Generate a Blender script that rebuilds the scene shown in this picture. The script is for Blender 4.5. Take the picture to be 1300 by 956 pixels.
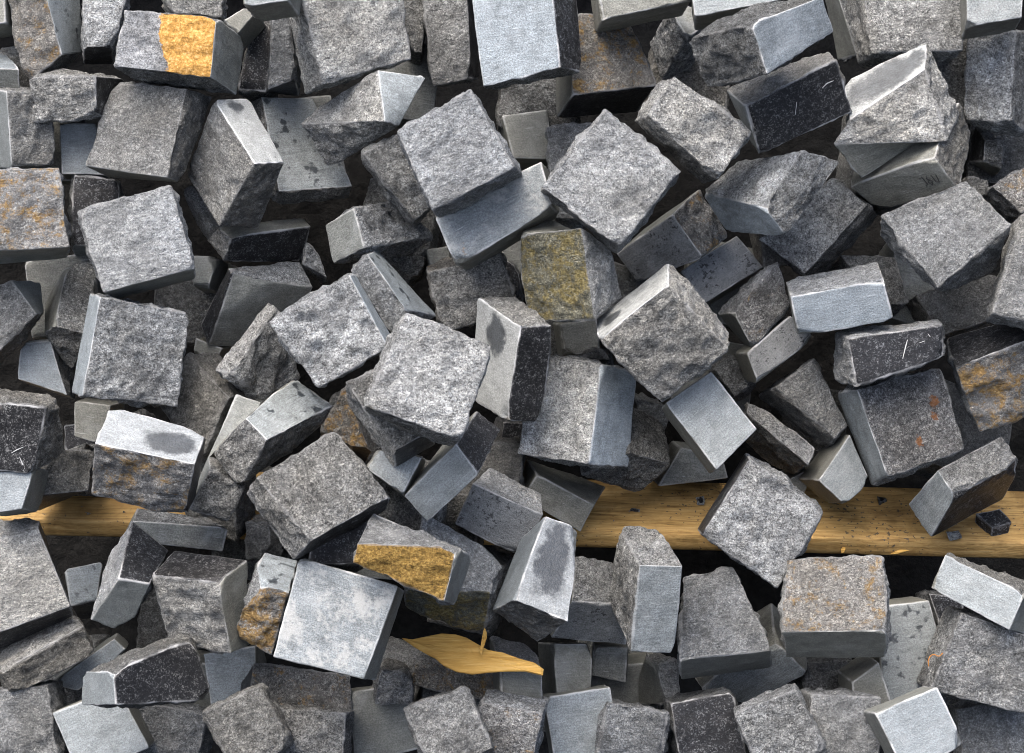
import bpy, math, numpy as np
from mathutils import Matrix, Vector
sc = bpy.context.scene
for o in list(bpy.data.objects):
    bpy.data.objects.remove(o, do_unlink=True)

# ------------------------------------------------------------------ camera, light, exposure
PX = 0.0009                      # metres per photo pixel at the heap's plane
DIST = 3333.0                    # camera distance in the same pixels (3 m)
PITCH = math.radians(35)         # the camera looks down on the heap's slope
U = Vector((1, 0, 0)); V_ = Vector((0, math.sin(PITCH), math.cos(PITCH))); W_ = Vector((0, -math.cos(PITCH), math.sin(PITCH)))
BASE = Vector((0, 0, 0.9))
FR = Matrix((U, V_, W_)).transposed()          # heap frame -> world
def world(p): return BASE + FR @ (Vector(p) * PX)

cam = bpy.data.cameras.new('camera'); co = bpy.data.objects.new('camera', cam); sc.collection.objects.link(co)
co.matrix_world = Matrix.Translation(world((0, 0, DIST))) @ FR.to_4x4()
cam.sensor_width = 36; cam.lens = 36 * DIST / 1300.0
cam.clip_start = 0.05; cam.clip_end = 200
sc.camera = co

SUN_V = Vector((-0.24, -0.06, 0.95)).normalized()      # towards the light: a bright overcast sky almost overhead
elev = math.asin(SUN_V.z); azim = math.atan2(SUN_V.x, SUN_V.y)
w = bpy.data.worlds.new('World'); sc.world = w; w.use_nodes = True
nt = w.node_tree; nt.nodes.clear()
sky = nt.nodes.new('ShaderNodeTexSky'); sky.sky_type = 'NISHITA'; sky.sun_disc = False
sky.sun_elevation = elev; sky.sun_rotation = azim; sky.dust_density = 7.0; sky.air_density = 0.8; sky.ozone_density = 1.0
bg = nt.nodes.new('ShaderNodeBackground'); bg.inputs['Strength'].default_value = 0.15
wo = nt.nodes.new('ShaderNodeOutputWorld'); nt.links.new(sky.outputs[0], bg.inputs[0]); nt.links.new(bg.outputs[0], wo.inputs[0])
sl = bpy.data.lights.new('sun', 'SUN'); sl.energy = 1.25; sl.angle = math.radians(65); sl.color = (1.0, 0.99, 0.975)
so = bpy.data.objects.new('sun', sl); sc.collection.objects.link(so)
so.rotation_euler = SUN_V.to_track_quat('Z', 'Y').to_euler()
sc.view_settings.view_transform = 'Standard'; sc.view_settings.look = 'None'
sc.view_settings.exposure = 1.5; sc.view_settings.gamma = 1.0
sc.cycles.filter_width = 1.0; sc.cycles.use_denoising = True; sc.cycles.max_bounces = 6; sc.cycles.diffuse_bounces = 4

# ------------------------------------------------------------------ materials
class G:
    """small node-graph writer"""
    def __init__(s, name):
        s.m = bpy.data.materials.new(name); s.m.use_nodes = True
        s.t = s.m.node_tree; s.t.nodes.clear()
        s.out = s.n('ShaderNodeOutputMaterial'); s.b = s.n('ShaderNodeBsdfPrincipled')
        s.t.links.new(s.b.outputs[0], s.out.inputs[0])
        tc = s.n('ShaderNodeTexCoord'); oi = s.n('ShaderNodeObjectInfo')
        k = s.n('ShaderNodeMath'); k.operation = 'MULTIPLY'; s.l(oi.outputs['Random'], k.inputs[0]); k.inputs[1].default_value = 53.0
        a = s.n('ShaderNodeVectorMath'); a.operation = 'ADD'; s.l(tc.outputs['Object'], a.inputs[0]); s.l(k.outputs[0], a.inputs[1])
        s.co = a.outputs[0]; s.rand = oi.outputs['Random']
    def n(s, t): return s.t.nodes.new(t)
    def l(s, a, b): s.t.links.new(a, b)
    def put(s, v, sock):
        if isinstance(v, (int, float)): sock.default_value = v
        elif isinstance(v, tuple): sock.default_value = (*v, 1) if len(v) == 3 else v
        else: s.l(v, sock)
    def noise(s, scale, detail=3, rough=.6, dist=0, co=None):
        x = s.n('ShaderNodeTexNoise'); x.inputs['Scale'].default_value = scale; x.inputs['Detail'].default_value = detail
        x.inputs['Roughness'].default_value = rough; x.inputs['Distortion'].default_value = dist
        s.l(co or s.co, x.inputs['Vector']); return x.outputs['Fac']
    def vor(s, scale, feature='F1', out='Distance'):
        x = s.n('ShaderNodeTexVoronoi'); x.feature = feature; x.inputs['Scale'].default_value = scale; s.l(s.co, x.inputs['Vector']); return x.outputs[out]
    def stretch(s, v):
        x = s.n('ShaderNodeVectorMath'); x.operation = 'MULTIPLY'; s.l(s.co, x.inputs[0]); x.inputs[1].default_value = v; return x.outputs[0]
    def ramp(s, f, stops):
        x = s.n('ShaderNodeValToRGB'); e = x.color_ramp.elements
        while len(e) < len(stops): e.new(.5)
        for i, (p, c) in enumerate(stops):
            e[i].position = p; c = (c, c, c) if isinstance(c, (int, float)) else c; e[i].color = (*c, 1)
        s.l(f, x.inputs[0]); return x.outputs[0]
    def step(s, f, lo, hi, a=0.0, b=1.0):
        x = s.n('ShaderNodeMapRange'); x.interpolation_type = 'SMOOTHSTEP'; s.put(f, x.inputs[0])
        for i, v in enumerate((lo, hi, a, b)): s.put(v, x.inputs[i + 1])
        return x.outputs[0]
    def math(s, op, a, b=0.0):
        x = s.n('ShaderNodeMath'); x.operation = op; s.put(a, x.inputs[0]); s.put(b, x.inputs[1]); return x.outputs[0]
    def mix(s, f, a, b, mode='MIX'):
        x = s.n('ShaderNodeMix'); x.data_type = 'RGBA'; x.blend_type = mode
        s.put(f, x.inputs[0]); s.put(a, x.inputs[6]); s.put(b, x.inputs[7]); return x.outputs[2]
    def attr(s, name, typ='GEOMETRY', out='Fac'):
        x = s.n('ShaderNodeAttribute'); x.attribute_name = name; x.attribute_type = typ; return x.outputs[out]
    def sep(s, v):
        x = s.n('ShaderNodeSeparateXYZ'); s.l(v, x.inputs[0]); return x.outputs
    def bump(s, h, strength, dist, base=None):
        x = s.n('ShaderNodeBump'); x.inputs['Strength'].default_value = strength; x.inputs['Distance'].default_value = dist
        s.l(h, x.inputs['Height'])
        if base: s.l(base, x.inputs['Normal'])
        return x.outputs[0]
    def finish(s, col, rough, nrm=None, spec=.35):
        s.put(col, s.b.inputs['Base Color']); s.put(rough, s.b.inputs['Roughness']); s.b.inputs['Specular IOR Level'].default_value = spec
        if nrm: s.l(nrm, s.b.inputs['Normal'])
        return s.m

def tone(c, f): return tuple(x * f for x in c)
OCHRE_D, OCHRE, OCHRE_L = (.17, .10, .035), (.38, .235, .075), (.60, .44, .20)

def edge_wear(g, col, amount, pale=(.50, .51, .51)):
    e = g.attr('edge'); n = g.noise(150, 3, .7)
    lw = g.step(g.noise(38, 2, .5), .36, .64, .15, 1.0)
    f = g.math('MULTIPLY', g.step(g.math('MULTIPLY', e, g.math('ADD', n, .45)), .38, .80, 0, min(1.0, amount * 1.2)), lw)
    return g.mix(f, col, pale)

def stone_to_stone(g, col, mid):
    """each stone a little lighter or darker, warmer or cooler, coarser or more even than the next"""
    r2 = g.math('FRACT', g.math('MULTIPLY', g.rand, 7.31)); r3 = g.math('FRACT', g.math('MULTIPLY', g.rand, 23.7))
    col = g.mix(g.step(r3, 0, 1, .12, .42), col, mid)
    lum = g.attr('tone', 'OBJECT'); x = g.n('ShaderNodeCombineXYZ')
    g.l(g.math('MULTIPLY', lum, g.step(r2, 0, 1, .96, 1.01)), x.inputs[0]); g.l(lum, x.inputs[1]); g.l(g.math('MULTIPLY', lum, g.step(r2, 0, 1, 1.04, .96)), x.inputs[2])
    return g.mix(1.0, col, x.outputs[0], 'MULTIPLY')

def rough(name, dark, mid, light, stain=None, bump=1.0, wear=.45, rough_v=.85, spec=.3, stain_f=None):
    g = G(name)
    fine = g.noise(480, 4, .85); crystal = g.vor(820, 'F1', 'Color')
    cr = g.sep(crystal)[0]
    midn = g.noise(150, 4, .7, .3)
    f = g.math('ADD', g.math('ADD', g.math('MULTIPLY', fine, .45), g.math('MULTIPLY', cr, .17)), g.math('MULTIPLY', midn, .38))
    col = g.ramp(f, [(.36, dark), (.46, tone(mid, .8)), (.54, tone(mid, 1.4)), (.64, light)])
    big = g.noise(24, 4, .65, .6)
    col = g.mix(1.0, col, g.ramp(big, [(.30, .48), (.5, 1.0), (.70, 1.45)]), 'MULTIPLY')
    tint = g.noise(9, 2, .5)
    col = g.mix(g.step(tint, .45, .7, 0, .35), col, g.mix(1.0, col, (1.05, .98, .84), 'MULTIPLY'))
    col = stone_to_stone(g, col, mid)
    dust = g.step(g.noise(15, 4, .65, .5),   .54, .74, 0, .28); col = g.mix(dust, col, tone(mid, 2.1))
    if stain:
        amt = stain_f if stain_f is not None else g.attr('stain', 'OBJECT')
        n1 = g.math('ADD', g.math('MULTIPLY', g.noise(42, 5, .72, .4), .75), g.math('MULTIPLY', g.noise(260, 3, .7), .25))
        lo = g.math('SUBTRACT', .64, g.math('MULTIPLY', amt, .36)); hi = g.math('ADD', lo, .14)
        f2 = g.step(n1, lo, hi, 0, .92)
        sc_ = g.ramp(g.noise(330, 3, .7), [(.3, stain[0]), (.5, stain[1]), (.7, stain[2])])
        col = g.mix(f2, col, sc_)
    col = edge_wear(g, col, wear)
    h = g.math('ADD', g.math('MULTIPLY', g.noise(80, 3, .6, .5), .55), g.math('MULTIPLY', g.noise(190, 5, .78, .5, g.stretch((.8, 1.1, 1))), .72))
    return g, col, g.bump(h, min(1.0, 1.0 * bump), .024 * bump), rough_v, spec

def sawn_base(g, base, contrast=.25):
    fine = g.noise(650, 2, .7); mid = g.noise(60, 4, .65)
    col = g.ramp(fine, [(.36, tone(base, 1 - 1.6 * contrast)), (.5, base), (.64, tone(base, 1 + 1.6 * contrast))])
    col = g.mix(1.0, col, g.ramp(mid, [(.3, .64), (.5, 1.0), (.7, 1.22)]), 'MULTIPLY')
    streak = g.noise(45, 3, .6, 0, g.stretch((1, 14, 3)))
    col = g.mix(1.0, col, g.ramp(streak, [(.35, .80), (.6, 1.12)]), 'MULTIPLY')
    scr = g.step(g.noise(30, 2, .5, .5, g.stretch((1.5, 22, 22))), .68, .74, 0, .4)
    col = g.mix(scr, col, (.55, .57, .58))
    dust = g.step(g.noise(22, 5, .7, .6), .50, .72, 0, .30); col = g.mix(dust, col, (.38, .40, .405))
    grime = g.step(g.noise(18, 4, .7, .3), .56, .76, 0, .45); col = g.mix(grime, col, g.mix(1.0, col, (.62, .60, .55), 'MULTIPLY'))
    return stone_to_stone(g, col, base)

def sawn(name, base, contrast=.25, wear=.55, blot=0, pits=0, frost=0, wet=False):
    g = G(name); col = sawn_base(g, base, contrast); rv = .62
    if blot:
        f = g.step(g.math('ADD', g.math('MULTIPLY', g.noise(78, 2, .45, .2), .85), g.math('MULTIPLY', g.noise(160, 2, .6), .15)), .575, .655)
        col = g.mix(f, col, g.mix(1.0, col, (.22, .23, .25), 'MULTIPLY')); rv = g.step(f, 0, 1, .62, .35)
    if wet:
        u = g.sep(g.attr('fuv', 'GEOMETRY', 'Vector')); nx = g.noise(62, 4, .68)
        def ax(c, r, uv):
            d = g.math('DIVIDE', g.math('SUBTRACT', u[uv], g.attr(c, 'OBJECT')), g.attr(r, 'OBJECT')); return g.math('MULTIPLY', d, d)
        d = g.math('ADD', g.math('ADD', ax('wet_s', 'wet_rs', 0), ax('wet_t', 'wet_rt', 1)), g.math('MULTIPLY', g.math('SUBTRACT', nx, .5), 2.6))
        f = g.step(d, .5, 1.35, 1, 0)
        col = g.mix(f, col, g.mix(1.0, col, (.24, .25, .27), 'MULTIPLY')); rv = g.step(f, 0, 1, .62, .38)
    if pits:
        p = g.step(g.math('ADD', g.noise(190, 3, .75), g.math('MULTIPLY', g.math('SUBTRACT', g.noise(30, 2, .5), .5), .5)), .60, .66, 0, .9)
        col = g.mix(p, col, (.022, .023, .025))
    else:
        p = g.step(g.noise(170, 2, .6), .72, .76, 0, .7); col = g.mix(p, col, (.05, .052, .055))
    if frost:
        f = g.step(g.math('ADD', g.math('MULTIPLY', g.noise(30, 4, .7, .5), .75), g.math('MULTIPLY', g.noise(240, 2, .7), .25)), .47, .62, 0, .8)
        col = g.mix(f, col, (.30, .31, .30))
        f = g.step(g.noise(26, 4, .7), .64, .70, 0, .6); col = g.mix(f, col, (.24, .15, .07))
    col = edge_wear(g, col, wear)
    return g.finish(col, rv, g.bump(g.math('ADD', g.noise(500, 3, .7), g.math('MULTIPLY', g.noise(60, 3, .6), .8)), .6, .0016), .45)

def make_materials():
    M = {}
    def rr(code, name, *a, **k):
        g, col, nr, rv, sp = rough(name, *a, **k); M[code] = g.finish(col, rv, nr, sp)
    rr('r', 'granite_split', (.040, .041, .041), (.228, .236, .238), (.66, .675, .675))
    rr('l', 'granite_split_light', (.052, .053, .053), (.31, .318, .318), (.72, .735, .73), wear=.6)
    rr('b', 'granite_split_brown_and_shade', (.034, .033, .027), (.158, .160, .155), (.44, .445, .43), wear=.3)  # brown-grey faces, with the olive shade of undersides put into the tone
    rr('k', 'granite_wet_black_and_shade', (.006, .0062, .007), (.015, .0155, .017), (.20, .205, .21), bump=.3, rough_v=.42, spec=.22, wear=.5)  # wet black faces, and shade painted onto some undersides and flanks
    rr('y', 'granite_split_rusty', (.040, .040, .038), (.235, .23, .22), (.70, .70, .66), stain=(OCHRE_D, OCHRE, OCHRE_L))
    rr('Y', 'granite_mustard', (.028, .028, .024), (.13, .13, .10), (.42, .41, .33), stain=((.10, .08, .03), (.27, .22, .08), (.50, .43, .22)), stain_f=.5)
    rr('o', 'granite_ochre', (.05, .03, .01), (.27, .17, .05), (.55, .42, .17), stain=((.10, .06, .015), (.33, .20, .045), (.52, .36, .11)), stain_f=.9, wear=.3)
    # grey face that turns ochre past an irregular line
    g, col, nr, rv, sp = rough('granite_half_ochre', (.05, .052, .055), (.17, .175, .18), (.36, .37, .38), bump=.6)
    u = g.sep(g.attr('fuv', 'GEOMETRY', 'Vector'))
    e = g.math('SUBTRACT', g.math('ADD', u[0], g.math('MULTIPLY', g.math('SUBTRACT', g.noise(38, 5, .75), .5), .34)), g.math('MULTIPLY', u[1], .13))
    oc = g.ramp(g.noise(260, 4, .75), [(.3, (.15, .085, .022)), (.5, (.40, .215, .05)), (.68, (.60, .40, .17))])
    col = g.mix(g.step(e, .40, .42), col, oc); M['O'] = g.finish(col, rv, nr, sp)
    # grey face with three rust spots
    g, col, nr, rv, sp = rough('granite_rust_spots', (.034, .034, .036), (.16, .162, .165), (.56, .57, .57))
    u = g.sep(g.attr('fuv', 'GEOMETRY', 'Vector')); dist = None
    for cx, cy, r in ((.80, .36, .055), (.76, .52, .04), (.50, .74, .045)):
        dx = g.math('DIVIDE', g.math('SUBTRACT', u[0], cx), r); dy = g.math('DIVIDE', g.math('SUBTRACT', u[1], cy), r * 1.4)
        d = g.math('ADD', g.math('MULTIPLY', dx, dx), g.math('MULTIPLY', dy, dy)); dist = d if dist is None else g.math('MINIMUM', dist, d)
    f = g.step(g.math('ADD', dist, g.math('MULTIPLY', g.math('SUBTRACT', g.noise(260, 3, .75), .5), 5.0)), .3, 1.3, .75, 0)
    M['R'] = g.finish(g.mix(f, col, (.30, .11, .02)), rv, nr, sp)
    M['s'] = sawn('granite_sawn_pale', (.182, .203, .212))
    M['g'] = sawn('granite_sawn_grey_and_shade', (.135, .139, .126), wear=.4)  # dull sawn faces; olive tint of shaded sides mixed into the base
    M['w'] = sawn('granite_sawn_water_spots', (.20, .222, .231), blot=1)
    M['m'] = sawn('granite_sawn_pitted', (.145, .15, .15), pits=1)
    M['W'] = sawn('granite_sawn_frosty', (.155, .173, .182), frost=1)
    M['e'] = sawn('granite_sawn_wet_patch', (.255, .27, .273), wet=True, wear=.9)
    return M
M = make_materials()

# ------------------------------------------------------------------ added dark backing behind the heap
def perlin(P, seed):
    """3-D gradient noise, P (n,3)"""
    Pi = np.floor(P).astype(np.int64); f = P - Pi; u = f * f * f * (f * (f * 6 - 15) + 10)
    def grad(o):
        q = Pi + o
        h = (q[:, 0] * 374761393 + q[:, 1] * 668265263 + q[:, 2] * 2147483647 + seed * 974711) & 0xffffffff
        h = ((h ^ (h >> 13)) * 1274126177) & 0xffffffff; h = h ^ (h >> 16)
        a = (h & 1023) / 1023.0 * 6.2831853; z = ((h >> 10) & 1023) / 511.5 - 1; r = np.sqrt(np.maximum(0, 1 - z * z))
        d = f - o
        return d[:, 0] * r * np.cos(a) + d[:, 1] * r * np.sin(a) + d[:, 2] * z
    res = 0
    for i in (0, 1):
        for j in (0, 1):
            for k in (0, 1):
                wgt = (u[:, 0] if i else 1 - u[:, 0]) * (u[:, 1] if j else 1 - u[:, 1]) * (u[:, 2] if k else 1 - u[:, 2])
                res = res + wgt * grad(np.array([i, j, k]))
    return res * 1.6
def fbm(P, seed, octv, gain=.5):
    r = 0; a = 1.0; p = P
    for o in range(octv):
        r = r + a * perlin(p, seed + o * 17); a *= gain; p = p * 2.03
    return r

def dark_backing():
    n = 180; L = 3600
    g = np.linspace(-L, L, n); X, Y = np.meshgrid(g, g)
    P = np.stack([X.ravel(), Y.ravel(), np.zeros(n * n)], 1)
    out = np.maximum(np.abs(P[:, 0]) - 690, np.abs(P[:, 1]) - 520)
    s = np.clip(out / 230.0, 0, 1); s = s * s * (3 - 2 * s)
    Z = -230 + 400 * s + (25 + 30 * s) * fbm(P / 160.0, 5, 4)  # rim raised out of view on every side to block light from behind
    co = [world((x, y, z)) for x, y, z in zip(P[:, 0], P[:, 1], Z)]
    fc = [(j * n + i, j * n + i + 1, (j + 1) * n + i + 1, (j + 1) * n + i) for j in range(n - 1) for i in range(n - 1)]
    me = bpy.data.meshes.new('dark_backing'); me.from_pydata(co, [], fc); me.update()
    o = bpy.data.objects.new('dark_backing', me); sc.collection.objects.link(o); o['kind'] = 'structure'
    q = G('gap_shade_dark'); c = q.ramp(q.noise(60, 5, .7), [(.3, (.008, .008, .008)), (.7, (.024, .024, .023))])  # shade of the gaps put into a near-black colour
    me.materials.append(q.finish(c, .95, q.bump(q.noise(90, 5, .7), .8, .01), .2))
dark_backing()

# ------------------------------------------------------------------ the stones (eight corners each, in half photo-pixels of the heap frame)
STONES = [
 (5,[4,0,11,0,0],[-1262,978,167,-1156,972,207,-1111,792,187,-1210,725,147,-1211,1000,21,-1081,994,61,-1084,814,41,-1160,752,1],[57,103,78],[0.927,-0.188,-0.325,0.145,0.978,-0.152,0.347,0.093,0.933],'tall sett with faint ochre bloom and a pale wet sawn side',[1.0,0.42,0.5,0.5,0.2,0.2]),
 (4,[1,0,0,3,0],[-1062,982,174,-942,984,160,-984,813,190,-1056,813,203,-1088,957,13,-970,958,0,-1009,789,29,-1081,785,42],[45,86,82],[0.985,0.066,0.158,-0.091,0.984,0.156,-0.146,-0.168,0.975],'light rough sett over a black gap',[1.15,0.25,0.5,0.5,0.2,0.2]),
 (7,[7,0,10,2,0],[-930,880,377,-700,853,447,-713,707,462,-953,740,392,-888,855,217,-646,820,286,-667,682,301,-922,721,232],[126,71,83],[0.953,0.163,-0.255,-0.129,0.981,0.147,0.274,-0.107,0.956],'grey sett with a bright ochre patch on half its face',[1.0,0.25,0.5,0.5,0.2,0.2]),
 (4,[0,0,0,0,0],[-878,971,177,-712,974,162,-719,889,168,-832,899,184,-894,957,15,-730,960,0,-736,875,6,-851,884,22],[70,41,81],[0.993,-0.048,0.108,0.039,0.995,0.087,-0.111,-0.082,0.99],'half-hidden rough grey sett just below the large light corner sett',[1.25,0.25,0.5,0.5,0.2,0.2]),
 (8,[9,10,10,10,10],[-625,932,567,-509,931,576,-518,872,583,-624,857,574,-611,916,405,-496,915,414,-504,856,421,-610,841,412],[56,35,81],[0.996,-0.023,-0.084,0.031,0.995,0.097,0.082,-0.1,0.992],'pale sawn sett just left of the large cream-tinged sett',[0.82,0.25,0.5,0.5,0.2,0.2]),
 (4,[10,10,10,10,10],[-649,889,325,-609,889,329,-663,823,336,-699,859,332,-648,871,163,-608,868,167,-662,803,174,-697,838,170],[23,36,81],[0.755,0.656,-0.008,-0.65,0.75,0.124,0.087,-0.089,0.992],'half-hidden dull smooth sett just right of the half-ochre sett',[0.92,0.25,0.5,0.5,0.2,0.2]),
 (3,[3,2,2,2,2],[-630,917,162,-569,912,168,-608,701,184,-680,706,179,-620,903,-1,-558,896,5,-597,685,22,-669,692,16],[35,108,81],[0.979,0.195,-0.067,-0.188,0.978,0.091,0.083,-0.077,0.994],'half-hidden black wet-looking sett just right of the half-ochre sett',[0.93,0.25,0.5,0.5,0.2,0.2]),
 (4,[0,0,0,3,0],[-586,906,241,-546,907,236,-527,727,247,-597,701,252,-597,897,83,-555,898,78,-530,701,90,-615,710,94],[33,96,79],[0.997,-0.028,0.066,0.024,0.998,0.06,-0.067,-0.058,0.996],'half-hidden rough grey sett just left of the large cream-tinged sett',[0.81,0.25,0.5,0.5,0.2,0.2]),
 (4,[10,9,10,10,10],[-1322,760,202,-1220,764,169,-1220,710,147,-1326,711,180,-1357,829,52,-1293,828,20,-1276,774,-2,-1380,776,30],[48,30,85],[0.942,0.098,0.319,0.031,0.926,-0.377,-0.333,0.365,0.869],'half-hidden dull smooth sett just below the tall ochre-bloomed sett',[0.82,0.25,0.5,0.5,0.2,0.2]),
 (3,[10,10,10,10,10],[-1319,963,162,-1257,963,167,-1252,875,173,-1308,866,168,-1307,954,0,-1245,954,4,-1240,865,10,-1296,856,6],[31,47,81],[0.994,-0.084,-0.075,0.088,0.994,0.058,0.07,-0.064,0.995],'half-hidden dull smooth sett just left of the tall ochre-bloomed sett',[1.12,0.25,0.5,0.5,0.2,0.2]),
 (5.2,[0,0,3,0,0],[-1174,729,289,-1005,727,334,-1005,617,314,-1170,620,269,-1127,765,120,-951,738,166,-965,679,146,-1123,657,101],[86,48,89],[0.965,-0.023,-0.262,-0.032,0.978,-0.204,0.261,0.205,0.943],'oblong brick-shaped grey sett lying flat',[1.01,0.25,0.5,0.5,0.2,0.2]),
 (4,[0,0,0,0,9],[-1226,693,302,-1135,693,255,-1112,519,227,-1217,505,274,-1300,716,159,-1205,711,112,-1183,535,84,-1285,512,131],[55,95,80],[0.895,-0.066,0.44,0.123,0.987,-0.103,-0.428,0.146,0.892],'dark sett with a pale sawn strip down its edge',[0.88,0.25,0.5,0.5,0.2,0.2]),
 (4,[9,10,10,10,10],[-1121,628,171,-1028,629,162,-1001,498,172,-1113,500,181,-1134,615,8,-1041,616,0,-1015,485,9,-1126,487,18],[51,65,81],[0.993,-0.084,0.078,0.078,0.994,0.08,-0.084,-0.073,0.994],'half-hidden pale sawn sett just left of the broad chipped-corner sett',[0.94,0.25,0.5,0.5,0.2,0.2]),
 (6,[0,0,2,10,0],[-970,725,261,-781,691,367,-824,475,393,-1041,512,287,-928,704,172,-727,680,278,-799,469,305,-997,491,198],[114,111,50],[0.872,0.239,-0.428,-0.159,0.964,0.213,0.464,-0.118,0.878],'broad rough grey sett with a chipped top corner',[1.0,0.25,0.5,0.5,0.2,0.2]),
 (7,[0,14,2,0,0],[-718,666,358,-608,502,468,-709,359,328,-800,495,219,-637,675,296,-541,510,405,-619,359,266,-718,505,156],[107,113,51],[0.47,0.385,-0.795,-0.72,0.687,-0.093,0.51,0.616,0.6],'upright wedge sett with a pale sawn face bearing a small wet spot',[1.0,0.25,0.13,0.5,0.1,0.22]),
 (5,[11,10,10,2,0],[-623,695,143,-499,701,60,-395,472,144,-572,454,227,-662,686,79,-525,672,-4,-409,447,81,-598,422,164],[91,134,38],[0.885,-0.272,0.378,0.109,0.91,0.4,-0.453,-0.313,0.835],'blue-grey sawn sett dotted with dark water drops',[1.07,0.25,0.5,0.5,0.2,0.2]),
 (7,[1,0,0,0,0],[-512,952,435,-272,968,334,-245,769,311,-450,695,412,-564,971,313,-328,971,212,-300,768,189,-504,682,290],[123,127,66],[0.891,-0.177,0.417,0.198,0.98,-0.007,-0.408,0.089,0.909],'large pale rough sett tinged cream',[1.3,0.25,0.5,0.5,0.2,0.2]),
 (3,[2,2,2,2,2],[-286,963,167,-210,963,163,-220,798,173,-255,803,177,-297,952,4,-222,953,0,-230,787,10,-268,792,14],[30,81,81],[0.996,-0.053,0.069,0.049,0.997,0.065,-0.072,-0.061,0.996],'half-hidden brownish dark sett just right of the large cream-tinged sett',[0.96,0.25,0.5,0.5,0.2,0.2]),
 (5,[0,0,3,0,0],[-224,969,195,-110,967,206,-100,735,176,-197,717,165,-209,990,32,-100,991,43,-78,753,13,-182,739,2],[54,121,82],[0.992,-0.081,-0.093,0.068,0.989,-0.13,0.103,0.123,0.987],'narrow upright rough grey sett',[1.02,0.25,0.5,0.5,0.2,0.2]),
 (8,[9,10,3,2,10],[-101,942,439,91,932,507,115,723,518,-69,684,450,-60,939,314,152,950,382,170,726,393,-61,691,325],[108,116,65],[0.944,-0.089,-0.317,0.099,0.995,0.015,0.314,-0.046,0.948],'big smooth pale sawn sett with a wet black side',[1.05,0.25,0.5,0.5,0.2,0.2]),
 (7,[1,0,9,0,0],[-477,663,208,-322,732,417,-300,602,469,-516,617,260,-408,624,155,-204,721,364,-268,597,416,-451,507,207],[144,62,48],[0.663,0.201,-0.721,0.189,0.887,0.421,0.724,-0.416,0.55],'chipped sett with a broken dark underside and pale sawn end',[1.15,0.25,0.5,0.5,0.2,0.2]),
 (8,[1,0,0,0,0],[-267,566,618,-96,662,631,10,480,651,-183,379,637,-251,558,455,-79,653,468,26,472,488,-166,371,474],[103,103,82],[0.881,-0.462,-0.099,0.468,0.882,0.051,0.064,-0.092,0.994],'tilted rough square sett with silvery grain',[1.05,0.25,0.5,0.5,0.2,0.2]),
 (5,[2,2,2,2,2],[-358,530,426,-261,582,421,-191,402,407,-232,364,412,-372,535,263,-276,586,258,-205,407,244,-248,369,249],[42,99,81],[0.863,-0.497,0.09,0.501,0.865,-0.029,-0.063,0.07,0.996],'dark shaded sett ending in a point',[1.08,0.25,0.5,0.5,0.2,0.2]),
 (6.3,[13,10,10,10,10],[-188,391,466,69,505,491,98,395,504,-133,258,479,-167,381,303,90,496,328,120,386,342,-112,250,316],[137,64,82],[0.895,-0.426,-0.129,0.435,0.899,0.054,0.093,-0.104,0.99],'slanting pale sawn slab with rusty freckles',[1.05,0.25,0.5,0.5,0.2,0.2]),
 (3,[10,10,10,10,10],[-25,646,171,90,662,162,100,537,171,3,538,179,-35,633,8,79,649,0,89,524,8,-8,525,16],[53,59,81],[0.99,-0.121,0.067,0.116,0.99,0.079,-0.076,-0.071,0.995],'shaded olive-dark sawn sett in a gap',[1.02,0.25,0.5,0.5,0.2,0.2]),
 (6.3,[10,10,10,10,10],[197,954,427,423,956,413,425,894,418,214,846,433,188,941,264,413,945,250,416,881,255,204,835,269],[110,43,81],[0.992,-0.116,0.057,0.112,0.991,0.071,-0.065,-0.064,0.996],'dull smooth sett just above the rust-bloomed sett',[1.08,0.25,0.5,0.5,0.2,0.2]),
 (6,[4,0,0,3,10],[146,886,280,284,883,226,354,709,281,145,678,335,107,836,135,248,835,81,313,657,136,108,635,190],[96,100,78],[0.956,-0.166,0.241,0.087,0.947,0.309,-0.279,-0.275,0.92],'grey sett with rust-brown bloom over a dark underside',[0.87,0.4,0.5,0.5,0.2,0.2]),
 (5,[0,0,10,0,0],[347,842,34,384,910,196,431,831,221,374,740,59,424,874,-3,455,928,159,494,879,184,453,775,22],[92,44,46],[0.237,-0.484,-0.843,0.423,0.832,-0.359,0.875,-0.271,0.402],'rough grey sett just left of the two-toned sett',[1.09,0.25,0.5,0.5,0.2,0.2]),
 (8,[9,10,10,10,10],[418,944,488,635,942,500,632,883,507,429,845,495,429,930,325,645,930,337,643,869,344,440,833,332],[105,40,81],[0.995,-0.077,-0.065,0.082,0.993,0.08,0.058,-0.085,0.995],'pale sawn sett just above the two-toned sett',[1.08,0.25,0.5,0.5,0.2,0.2]),
 (8.2,[2,2,9,2,2],[404,782,583,533,791,793,572,675,768,454,670,558,564,877,481,707,866,690,737,790,665,617,767,456],[122,56,107],[0.523,-0.388,-0.759,0.017,0.895,-0.445,0.852,0.22,0.475],'two-toned sett, brown rough face beside a smooth sawn one',[0.81,0.25,0.5,0.5,0.2,0.2]),
 (9,[1,0,0,2,0],[374,695,608,557,567,582,478,452,591,309,599,616,354,698,449,536,569,424,455,458,432,286,604,458],[112,64,79],[0.78,0.612,0.13,-0.615,0.788,-0.017,-0.113,-0.067,0.991],'diamond-set sett with an olive-brown shaded lower edge',[1.2,0.25,0.5,0.5,0.2,0.2]),
 (9,[1,0,0,2,0],[214,618,623,392,473,626,246,295,638,69,435,634,211,610,470,389,465,473,246,287,485,69,436,481],[114,114,76],[0.776,0.63,0.02,-0.63,0.775,0.05,0.016,-0.051,0.999],'large square sett balanced on one corner',[1.15,0.25,0.5,0.5,0.2,0.2]),
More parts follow.
